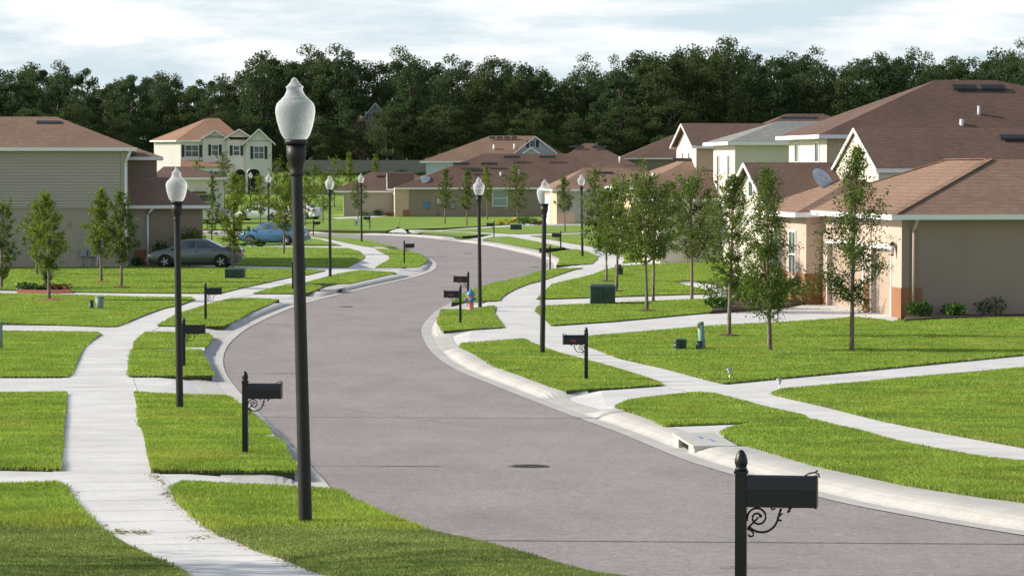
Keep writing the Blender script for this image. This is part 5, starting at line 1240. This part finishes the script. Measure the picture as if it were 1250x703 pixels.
def street_tree_mesh(seed, H, bare, width, nleaf, lsize, mat, shape='cone', trunk_r=.055, gappy=.3):
    """young street tree: trunk, ascending limbs, leaves along the twigs. Heights in metres."""
    rng = np.random.default_rng(seed); tb = MB()
    ph = rng.random(2)*6.28
    def stem(z): return np.array([.05*H*.25*math.sin(z/H*3+ph[0]), .05*H*.25*math.sin(z/H*2.6+ph[1]), z])-np.array([.05*H*.25*math.sin(ph[0]), .05*H*.25*math.sin(ph[1]), 0])
    zs = np.linspace(-.2, H*.97, 14)
    tb.tube([tuple(stem(max(z, 0))+np.array([0, 0, min(z, 0)])) for z in zs], [trunk_r*(1.15-1.05*max(z, 0)/H) for z in zs], 7)
    def prof(t):
        if shape == 'cone': return (1-t)**.75*min(1, (t+.10)*4.2)*(.92+.08*math.sin(t*17+seed))
        if shape == 'round': return math.sqrt(max(0, 1-(2*t-.86)**2/1.32))*min(1, (t+.12)*5)
        if shape == 'column': return (.35+.75*math.sin(math.pi*min(1, t*1.05))**.8)*(1-.75*t**2.2)
        return 1-t
    C = []; nb = 58; k = 0
    for i in range(nb):
        t = (i+.5*rng.random())/nb; z0 = bare+(H-bare)*t*.97
        az = i*2.4+rng.normal()*.5; r = width/2*prof(t)*(.62+.55*rng.random())
        if rng.random() < gappy*.4: r *= .45
        el = R(28+38*t+rng.normal()*9); L = r/max(.35, math.cos(el))
        z0 -= L*math.sin(el)*.45; z0 = max(z0, bare*.86)
        base = stem(z0); d = np.array([math.cos(az)*math.cos(el), math.sin(az)*math.cos(el), math.sin(el)])
        pts = [base+d*L*f+np.array([0, 0, -.10*L*f*f]) for f in (0, .35, .7, 1)]
        tb.tube([tuple(p) for p in pts], [trunk_r*.30*(1-t*.5), trunk_r*.22, trunk_r*.13, trunk_r*.05], 4)
        m = int(nleaf/nb*(.35+.95*prof(t))*(.6+.8*rng.random()))
        nt = max(2, int(m/30))
        for q in range(nt):     # twigs
            f = .22+.82*rng.random()**.8; p = base+d*L*min(f, 1.03)+np.array([0, 0, -.10*L*f*f])
            td = d*.4+rng.normal(size=3)*.8; td /= np.linalg.norm(td); tl = (.15+.38*rng.random())*max(.55, width/2)*.8
            u = rng.random(max(3, int(m/nt)))[:, None]
            C.append(p+td*tl*u+rng.normal(size=(len(u), 3))*.06*width*.5)
    top = stem(H*.93); n = int(nleaf*.02)+8
    C.append(top+np.stack([rng.normal(size=n)*.03*width, rng.normal(size=n)*.03*width, (rng.random(n)-.45)*H*.12], 1))
    C = np.concatenate(C)
    return tb.mesh('trunk', 'bark'), leaf_mesh('crown', C, lsize, mat, rng)
def plant(name, loc, meshes, label, cat, group=None, rz=0, scale=(1, 1, 1), names=('trunk', 'crown')):
    t = empty(name, loc, rz, label, cat, group); t.scale = scale
    for nm, me in zip(names, meshes):
        if me is None: continue
        o = bpy.data.objects.new(nm, me); COL.objects.link(o); o.parent = t
    return t
GT = 'young street trees on the lawns'
# px, base y, top y, crown bottom y, crown width px, leaves, leaf size, mat, shape, label
STREET = [
 (1040, 429.5, 178, 372, 98, 5200, .085, 'leaf_street', 'cone', 'slender pointed young tree on the lawn directly in front of the tan garage doors'),
 (940, 429, 205, 384, 92, 5000, .085, 'leaf_street', 'cone', 'airy young tree on the big right lawn before the terracotta wall base'),
 (890, 411, 212, 352, 58, 3000, .085, 'leaf_street', 'column', 'thin sparse young tree with pale trunk and mulch ring by the wide driveway'),
 (844.5, 365, 220, 316, 84, 5200, .10, 'leaf_street', 'round', 'full dark young tree with a straight trunk beside the narrow garden path'),
 (790, 380.5, 222, 322, 92, 5600, .10, 'leaf_street', 'round', 'broad young tree with pale forked looking trunk in a mulch ring, behind the big transformer'),
 (797.5, 369, 232, 318, 70, 3200, .10, 'leaf_street', 'round', 'leaning dark trunked young tree just behind the pale trunked one'),
 (752.5, 356.5, 228, 312, 66, 4200, .10, 'leaf_street', 'round', 'young tree with dark mulch ring, nearer of the pair left of the transformer'),
 (740.5, 344.5, 238, 308, 68, 4200, .11, 'leaf_street', 'round', 'young tree in a small mulch ring, farther of the pair by the right walk'),
 (863, 323.5, 232, 318, 50, 1800, .11, 'leaf_street', 'column', 'thin young tree half hidden behind the full dark tree'),
 (60, 367, 236, 330, 62, 3600, .10, 'leaf_light', 'column', 'light green young tree in a red mulch ring on the left lawn'),
 (124, 345, 230, 314, 54, 3000, .11, 'leaf_light', 'column', 'light green young tree in red mulch, the farther of the pair before the siding wall'),
 (148, 351.5, 234, 322, 52, 3000, .11, 'leaf_street', 'column', 'darker green young tree in red mulch, the nearer of the pair before the siding wall'),
 (45, 336, 244, 318, 44, 1800, .11, 'leaf_light', 'column', 'small young tree with pale trunk behind the palm bed'),
 (2, 352, 250, 340, 44, 2600, .10, 'leaf_street', 'round', 'young tree cut by the left edge of the view'),
 (283.5, 328, 212, 305, 54, 3000, .12, 'leaf_light', 'column', 'yellow green young tree rising behind the green transformer by the dark sedan'),
 (346.5, 310.5, 212, 282, 50, 2600, .13, 'leaf_light', 'column', 'young tree in front of the blue hatchback'),
 (317, 280, 214, 262, 36, 1400, .15, 'leaf_light', 'column', 'slim pale green tree behind the hatchback, by the small lamp'),
 (372, 276, 216, 262, 34, 1300, .15, 'leaf_light', 'column', 'slim light tree beside the black bin'),
 (394, 272, 212, 258, 32, 1200, .15, 'leaf_light', 'column', 'slim light tree before the cream garage front'),
 (437, 268, 222, 255, 24, 900, .16, 'leaf_street', 'round', 'little dark tree against the cream wall beside a lamp'),
 (543, 273.5, 206, 254, 30, 1500, .16, 'leaf_street', 'cone', 'slender tree first from the dish along the tan house wall'),
 (570, 275.5, 205, 256, 28, 1500, .16, 'leaf_street', 'cone', 'dark slender tree second along the tan house wall, by a lamp'),
 (595, 268.5, 202, 246, 26, 1200, .16, 'leaf_light', 'cone', 'thin tree just left of the tan house window'),
 (632, 274.5, 206, 258, 36, 1800, .16, 'leaf_street', 'round', 'broad dark tree right of the tan house window above the yellow bush'),
 (689.5, 283.5, 216, 258, 32, 1500, .15, 'leaf_street', 'cone', 'young tree in front of the sage house wall beside the far lamp'),
 (727, 282, 208, 262, 34, 1500, .15, 'leaf_street', 'round', 'dark young tree at the right end of the sage house wall'),
 (778, 300, 212, 274, 42, 1600, .13, 'leaf_street', 'cone', 'young tree with top showing above the street trees before the peach house'),
 (812, 304, 220, 280, 40, 1500, .13, 'leaf_street', 'column', 'young tree behind the street trees near the peach house windows'),
 (258, 296, 212, 286, 26, 1200, .14, 'leaf_street', 'column', 'small dark tree behind the beige house garage corner'),
 (274, 250, 188, 228, 22, 700, .2, 'leaf_street', 'round', 'small dark round tree in front of the far cream house'),
 (240, 246, 196, 232, 18, 500, .2, 'leaf_light', 'round', 'little light tree before the far cream house porch'),
 (356, 262, 205, 248, 30, 900, .18, 'leaf_light', 'round', 'leafy light tree on the slope, left of the closest lamp post top'),
 (384, 254, 200, 244, 30, 900, .18, 'leaf_street', 'round', 'dark leafy tree on the slope right of the closest lamp post'),
 (408, 250, 194, 238, 28, 800, .18, 'leaf_light', 'round', 'light round tree on the slope below the fence'),
 (338, 250, 196, 236, 28, 800, .2, 'leaf_street', 'round', 'dark round tree on the slope beside the far cream house'),
 (295, 262, 214, 250, 30, 900, .18, 'leaf_light', 'column', 'light tree on the slope left of the smallest lamp'),
 (425, 246, 186, 224, 26, 700, .22, 'leaf_light', 'cone', 'pale sapling at the foot of the privacy fence'),
 (458, 236, 190, 214, 20, 500, .22, 'leaf_light', 'cone', 'smaller pale sapling by the privacy fence near the tan roofs'),
]
for i, (px, yb, yt, yc, wp, nl, ls, mat, shp, lab) in enumerate(STREET):
    p = gz(px, yb); s = F_PX/p.y; H = (yb-yt)/s; bare = (yb-yc)/s; w = wp/s
    ms = street_tree_mesh(300+i, H, bare*1.05, w*(1.15 if i < 3 else .92), int(nl*(1.85 if shp == 'round' else 3.0 if i < 3 else 2.1)), ls*.76, mat, shp, .045+.005*H*.6, .35)
    plant('street_tree', p, ms, lab, 'tree', GT, random.random()*.4)
    if px == 790: pass
for px, py, rx, m, lab in ((60, 367.5, .62, 'red_mulch', 'red mulch ring round the light green tree on the left lawn'), (124, 345.5, .50, 'red_mulch', 'red mulch ring round the farther tree of the pair by the siding wall'), (148, 352, .50, 'red_mulch', 'red mulch ring round the nearer tree of the pair by the siding wall'),
    (890, 411.5, .46, 'mulch', 'dark mulch patch round the thin sparse tree by the wide driveway'), (790, 381, .42, 'mulch', 'dark mulch patch round the pale trunked tree'), (752.5, 357, .40, 'mulch', 'dark mulch patch round the nearer tree left of the transformer'), (740.5, 345, .40, 'mulch', 'dark mulch patch round the farther tree by the right walk')):
    sod(px, py, rx, rx*1.0, m, 'mulch_ring', lab, 'mulch', .06, 'mulch rings round young trees')

def bush_mesh(seed, w, h, n, ls, mat, d=None, airy=.0):
    rng = np.random.default_rng(seed); C = []
    d = d or w
    lob = [(rng.normal(size=2)*.28, .5+.35*rng.random()) for _ in range(7)]
    while sum(len(c) for c in C) < n:
        (cx, cy), r = lob[rng.integers(len(lob))]
        u = rng.normal(size=(60, 3)); u /= np.linalg.norm(u, axis=1)[:, None]; q = u*(rng.random((60, 1))**.4)*r*.5
        P = np.stack([(q[:, 0]+cx*.8)*w, (q[:, 1]+cy*.8)*d, (q[:, 2]*.9+.42)*h], 1); P = P[P[:, 2] > .02]
        C.append(P)
    C = np.concatenate(C)[:n]
    return leaf_mesh('foliage', C, ls, mat, rng, .6)
def stems_mesh(seed, w, h):
    rng = np.random.default_rng(seed); b = MB()
    for k in range(6):
        a = rng.random()*6.28; b.tube([(0, 0, -.05), (math.cos(a)*w*.12, math.sin(a)*w*.12, h*.3), (math.cos(a)*w*.25, math.sin(a)*w*.25, h*.6)], [.018, .013, .006], 5)
    return b.mesh('stem', 'bark')
def bush(px, py, wp, hp, mat, label, n=700, ls=.09, cat='shrub', name='shrub', group=None):
    p = gz(px, py); s = F_PX/p.y; w, h = wp/s, hp/s
    sd = int(px*7+py); return plant(name, p, (stems_mesh(sd, w, h), bush_mesh(sd, w, h, n, ls, mat)), label, cat, group, 0, names=('stem', 'foliage'))
for px, py, w, h, lab in ((1122, 389.6, 26, 31, 'small round shrub nearest the garage corner of the taupe house'), (1160, 388.2, 27, 26, 'low spreading shrub second from the garage corner by the taupe wall'), (1205, 387, 32, 33, 'taller shrub third from the garage corner by the taupe wall'), (1246, 386, 26, 31, 'shrub at the right edge of the view by the taupe wall')):
    bush(px, py, w, h, 'leaf_shrub', lab, 620, .095, group='shrubs along the taupe wall')
for px, py, w, h, m, n, lab in ((905, 376, 78, 54, 'leaf_street', 2600, 'large loose dark shrub beside the wide driveway behind the thin tree'), (948, 372, 56, 46, 'leaf_shrub', 1500, 'green shrub under the airy tree by the terracotta base'), (880, 379, 34, 26, 'leaf_shrub', 800, 'low shrub at the tip of the mulch bed by the driveway'), (925, 369, 50, 52, 'leaf_street', 1700, 'tall dark shrub at the back of the driveway bed'),
    (640, 275, 30, 14, 'leaf_shrub', 700, 'round green bush beside the yellow flowers at the sage house'), (622, 274, 18, 11, 'flower_yellow', 420, 'yellow flowering bush at the foot of the dark tree'), (612, 274.5, 12, 7, 'flower_yellow', 260, 'smaller yellow flowering bush at the left end'), (657, 275, 18, 5, 'leaf_red', 260, 'low dark reddish bush before the sage house garage'),
    (462, 264.5, 14, 11, 'leaf_shrub', 420, 'clipped green hedge block at the tan house entrance'), (475, 264.8, 18, 9, 'leaf_red', 420, 'reddish bush at the tan house entrance'), (446, 266, 16, 12, 'leaf_shrub', 380, 'leafy bush at the foot of the little tree by the cream wall'), (484, 265, 10, 7, 'leaf_red', 220, 'small reddish bush next to the tan house corner'),
    (231, 325, 46, 62, 'leaf_street', 1700, 'big round dark bush beside the beige garage wall'), (197, 325.2, 22, 44, 'leaf_shrub', 600, 'dark bush close to the garage downspout'), (167, 326, 16, 16, 'leaf_shrub', 420, 'little bush by the nose of the dark sedan'),
    (35, 356, 26, 15, 'leaf_shrub', 620, 'left clipped dark bush in the palm bed'), (54, 356.5, 18, 13, 'leaf_shrub', 420, 'middle dark bush in the palm bed'), (73, 356.5, 26, 14, 'leaf_red', 560, 'right dark round bush in the palm bed'),
    (308, 300.5, 18, 12, 'leaf_shrub', 420, 'bush at the front wheel of the blue hatchback'), (320, 301.5, 12, 5, 'leaf_shrub', 220, 'tiny low bush below the door of the blue hatchback'), (298, 301, 12, 6, 'leaf_shrub', 220, 'low bush just ahead of the blue hatchback')):
    bush(px, py, w, h, m, lab, n, .09 if py > 330 else .13)
def palm():
    p = gz(58, 354); s = F_PX/p.y; t = empty('sago_palm', p, 0, 'dark feathery palm in the red mulch bed on the left lawn', 'palm')
    b = MB(); b.lathe([(.16, -.1), (.15, .25), (.10, .40)], 10); b.obj('trunk', 'bark_dark', t)
    rng = np.random.default_rng(5); b = MB()
    for k in range(30):
        a = k*2.4; el = R(20+60*rng.random()); L = 1.15*(.8+.3*rng.random()); pts = []
        for f in np.linspace(0, 1, 9):
            r = L*f*math.cos(el); z = .38+L*f*math.sin(el)-.75*L*f*f*math.cos(el)*.7; pts.append(Vector((math.cos(a)*r, math.sin(a)*r, z)))
        for i in range(8):
            d = (pts[i+1]-pts[i]); sd = d.cross(Vector((0, 0, 1))).normalized()
            for sg in (-1, 1):
                for q in (.0, .5):
                    o = pts[i]+d*q; tip = o+sd*sg*.20*(1-.55*i/8)+d*.7-Vector((0, 0, .03)); b.add([o-d*.09, o+d*.09, tip], [(0, 1, 2)])
    b.obj('frond', 'palm_leaf', t, fix=False)
palm()
def bed(pts, mat, label, name='mulch_bed', h=.07):
    P = W(pts); b = MB(); n = len(P); Q = grow(P, -.12)
    b.add([(p.x, p.y, T(p.x, p.y)+.0) for p in P]+[(p.x, p.y, T(p.x, p.y)+h+.03) for p in Q], [(i, (i+1) % n, n+(i+1) % n, n+i) for i in range(n)]+[tuple(range(n, 2*n))])
    tag(b.obj(name, mat), label, 'mulch')
bed([(20, 357.2), (60, 358), (90, 358), (84, 353.5), (55, 351.5), (24, 352.5)], 'red_mulch', 'red mulch bed holding the palm and clipped bushes')
bed([(1102, 394), (1150, 391), (1300, 386.5), (1300, 381), (1180, 384), (1104, 387.2)], 'mulch', 'dark mulch bed along the taupe house wall')
bed([(866, 383), (930, 379), (962, 375.5), (985, 370.5), (960, 368), (905, 366), (872, 373)], 'mulch', 'dark mulch bed of loose shrubs by the wide driveway')

# one more street tree, beside the nearest lot: it stands out of the view and shades the near grass
t_ = street_tree_mesh(777, 7.6, 2.3, 5.4, 2600, .12, 'leaf_street', 'round', .10, .5)
plant('street_tree', (-12.2, 25.6, T(0, 25.6)), t_, 'large street tree at the nearest left lot, shading the near grass', 'tree', GT)
# dry clippings lying on the near walk
def clippings():
    r = np.random.default_rng(4); P = []
    for p, q in zip(WALK_L_W[:10], WALK_L_W[1:11]):
        L = (q-p).length; k = int(L*45); t = r.random(k)[:, None]
        base = np.array([p.x, p.y])+(np.array([q.x, q.y])-np.array([p.x, p.y]))*t
        P.append(base-np.stack([np.abs(r.normal(size=k))*.07-.02, np.zeros(k)], 1))
    for px, py, sx, sy, k in ((140, 651, .10, .05, 110), (160, 650, .12, .03, 50), (172, 652, .06, .02, 50), (212, 604, .08, .04, 80), (84, 607, .05, .05, 70), (248, 657, .10, .04, 50), (118, 646, .05, .06, 60)):
        g = ground(px, py); P.append(np.array([g.x, g.y])+r.normal(size=(k, 2))*np.array([sx, sy*4]))
    P = np.concatenate(P); C = np.stack([P[:, 0], P[:, 1], Tz(P, .012)+r.random(len(P))*.012], 1)
    o = bpy.data.objects.new('grass_clippings', leaf_mesh('grass_clippings', C, .045, 'clipping', r, .22, .8)); COL.objects.link(o); tag(o, kind='stuff')
clippings()
# ---- the wood behind the houses
def wood_tree_mesh(seed, H, W_, n, ls, mat):
    rng = np.random.default_rng(seed); tb = MB(); C = []; S = []
    tb.tube([(0, 0, -1), (.2*rng.normal(), .2*rng.normal(), H*.3), (.5*rng.normal(), .5*rng.normal(), H*.62), (.6*rng.normal(), .6*rng.normal(), H*.9)], [.38, .3, .2, .05], 8)
    nl = 50
    for i in range(nl):
        t = i/(nl-1); z = H*(.13+.85*t**.9); rr = W_/2*(.75+.25*rng.random())*(min(1, .55+1.6*t) if t < .4 else 1)*math.sqrt(max(.03, 1-max(0, (t-.45)/.58)**2.2))
        az = i*2.4+rng.normal()*.4; rad = rr*(.25+.75*math.sqrt(rng.random())); c = np.array([rad*math.cos(az)*1.12, rad*math.sin(az)*1.12, z-.08*H*(rad/rr)+rng.normal()*.25])
        if i % 2 == 0: tb.tube([(0, 0, max(H*.12, z*.72)), tuple(c*np.array([.5, .5, 1])-np.array([0, 0, .05*H])), tuple(c)], [.13, .08, .03], 4)
        cr = (.066+.075*rng.random())*H*(1-.35*t); m = int(n/nl*(.5+1.0*rng.random()))
        u = rng.normal(size=(m, 3)); u /= np.linalg.norm(u, axis=1)[:, None]; q = u*(rng.random((m, 1))**.45)*cr*np.array([1.15, 1.15, .72]); C.append(c+q)
    C = np.concatenate(C)
    return tb.mesh('trunk', 'bark_dark'), leaf_mesh('crown', C, ls, mat, rng, .7)
WP = [wood_tree_mesh(900+i, 18.0, (9.5, 8.0, 11.0, 8.5, 10.0, 7.0)[i], (11000, 10000, 13000, 10500, 12000, 9000)[i], (.33, .31, .34, .31, .33, .30)[i], ('leaf_wood', 'leaf_wood', 'leaf_wood_olive', 'leaf_wood', 'leaf_wood', 'leaf_wood_olive')[i]) for i in range(6)]
_top = [(-60,72),(0,72),(30,80),(60,74),(100,84),(125,92),(150,92),(180,86),(210,86),(240,96),(270,88),(300,78),(325,58),(350,68),(372,64),(400,54),(425,62),(450,68),(480,60),(520,64),(545,72),(570,66),(600,60),(625,64),(660,78),(680,84),(700,74),(735,64),(765,60),(790,66),(820,58),(850,52),(880,46),(905,58),(950,50),(975,60),(1000,60),(1030,76),(1065,60),(1090,66),(1110,60),(1130,72),(1160,62),(1190,66),(1220,54),(1250,56),(1320,60)]
def top_y(px):
    for (a, b), (c, d) in zip(_top[:-1], _top[1:]):
        if a <= px <= c: return b+(d-b)*(px-a)/(c-a)
    return 65
WG = 'dark trees of the wood behind the houses'
WL = 'dark green tree standing in the dense wood behind the rooftops'
rw = np.random.default_rng(77)
def wood_tree(px, dist, ytop, k, wid=1.0):
    z0 = T(0, dist); x = (px-625)/F_PX*dist; H = CAM_Z+(207-ytop)*dist/F_PX-z0
    s = H/17.6
    plant('wood_tree', (x, dist, z0-.2), WP[k], WL, 'tree', WG, rw.random()*6.28, (s*wid, s*wid, s))
px = -50; n_ = 0
while px < 1330:
    if not (422 < px < 492): wood_tree(px+rw.normal()*4, 392+rw.random()*14, top_y(px)+4+abs(rw.normal())*13, rw.integers(6), .8+.25*rw.random())
    px += 31; n_ += 1
px = -65
while px < 1330:
    wood_tree(px+rw.normal()*4, 425+rw.random()*14, top_y(px)-3+abs(rw.normal())*10, rw.integers(6), .7+.3*rw.random()); px += 28
px = -60
while px < 1330:
    wood_tree(px+rw.normal()*6, 458+rw.random()*16, top_y(px)+22+abs(rw.normal())*10, rw.integers(6), 1.1+.3*rw.random()); px += 32
for px, yt in ((455, 172), (500, 150), (560, 152), (385, 140), (350, 150), (415, 150), (600, 140), (480, 128), (300, 140), (270, 130), (150, 140), (90, 120), (40, 130), (650, 130), (700, 140), (760, 128), (820, 120), (540, 125)):
    wood_tree(px, 385+rw.random()*4, yt, (2, 5)[rw.integers(2)], 1.35)
# undergrowth that closes the foot of the wood
rng_ = np.random.default_rng(8); xs_ = rng_.uniform(-85, 90, 16000); C_ = np.stack([xs_, 480+rng_.uniform(-8, 8, 16000), 4.4+rng_.random(16000)**1.2*11*(.7+.3*np.sin(xs_*.35))], 1)
o_ = bpy.data.objects.new('undergrowth', leaf_mesh('undergrowth', C_, .8, 'leaf_wood', rng_, .75)); COL.objects.link(o_); tag(o_, kind='stuff')
# low hedge line before the fence
rng_ = np.random.default_rng(9); xs_ = rng_.uniform(lx(360, 368), lx(580, 368), 3600); C_ = np.stack([xs_, 368+rng_.normal(size=3600)*.35, T(0, 368)+rng_.random(3600)*.75*(.75+.25*np.sin(xs_*1.7))], 1)
o_ = bpy.data.objects.new('ground_cover', leaf_mesh('ground_cover', C_, .22, 'leaf_wood', rng_, .7)); COL.objects.link(o_); tag(o_, kind='stuff')
# ------------------------------------------------------------------ sky, sun, camera
def setup():
    E, A = R(27), R(5)
    w = bpy.data.worlds.new('World'); scene.world = w; w.use_nodes = True
    nt = w.node_tree; bg = nt.nodes['Background']
    sky = nt.nodes.new('ShaderNodeTexSky'); sky.sky_type = 'NISHITA'; sky.sun_disc = False
    sky.sun_elevation = E; sky.sun_rotation = R(275); sky.altitude = 0; sky.dust_density = 1.5
    tc = nt.nodes.new('ShaderNodeTexCoord')
    mp = nt.nodes.new('ShaderNodeMapping'); mp.inputs['Scale'].default_value = (8, 8, 44); mp.inputs['Location'].default_value = (.35, .2, .42)
    lk(nt, tc.outputs['Generated'], mp.inputs[0])
    n = noise(nt, 1.35, 8, .58, mp.outputs[0], .25)
    mask = ramp(nt, n.outputs['Fac'], [(.41, (0, 0, 0)), (.60, (1, 1, 1))])
    n2 = noise(nt, 3.1, 6, .6, mp.outputs[0])
    cloud = ramp(nt, n2.outputs['Fac'], [(.3, (6.2, 6.6, 6.95)), (.62, (7.8, 7.8, 7.8))])
    skyb = mixc(nt, .85, sky.outputs[0], (4.7, 5.7, 6.5))
    c = mixc(nt, mask.outputs[0], skyb, cloud.outputs[0])
    # clouds thicken towards the horizon, thin out overhead
    sx = nt.nodes.new('ShaderNodeSeparateXYZ'); lk(nt, tc.outputs['Generated'], sx.inputs[0])
    up = ramp(nt, sx.outputs['Z'], [(.0, (1, 1, 1)), (.35, (.35, .35, .35)), (.8, (.15, .15, .15))])
    c = mixc(nt, up.outputs[0], sky.outputs[0], c)
    lk(nt, c, bg.inputs[0]); bg.inputs[1].default_value = .10
    L = bpy.data.lights.new('sun', 'SUN'); L.energy = 4.1; L.angle = R(.5); L.color = (1, .93, .82)
    so = bpy.data.objects.new('sun', L); COL.objects.link(so)
    d = Vector((-math.cos(E)*math.cos(A), math.cos(E)*math.sin(A), math.sin(E)))
    so.rotation_euler = d.to_track_quat('Z', 'Y').to_euler(); so.location = d*60
    cam = bpy.data.cameras.new('camera'); co = bpy.data.objects.new('camera', cam); COL.objects.link(co)
    co.location = (0, 0, CAM_Z); co.rotation_euler = (math.pi/2-PITCH, 0, 0)
    cam.lens = F_PX/1250*36; cam.sensor_width = 36; cam.sensor_fit = 'HORIZONTAL'; cam.clip_end = 6000; cam.clip_start = .1
    scene.camera = co
    v = scene.view_settings; v.view_transform = 'Standard'; v.look = 'None'; v.gamma = 1; v.use_curve_mapping = False; v.exposure = .6
    scene.render.engine = 'CYCLES'
    scene.cycles.max_bounces = 6; scene.cycles.transparent_max_bounces = 12; scene.cycles.use_denoising = True
setup()
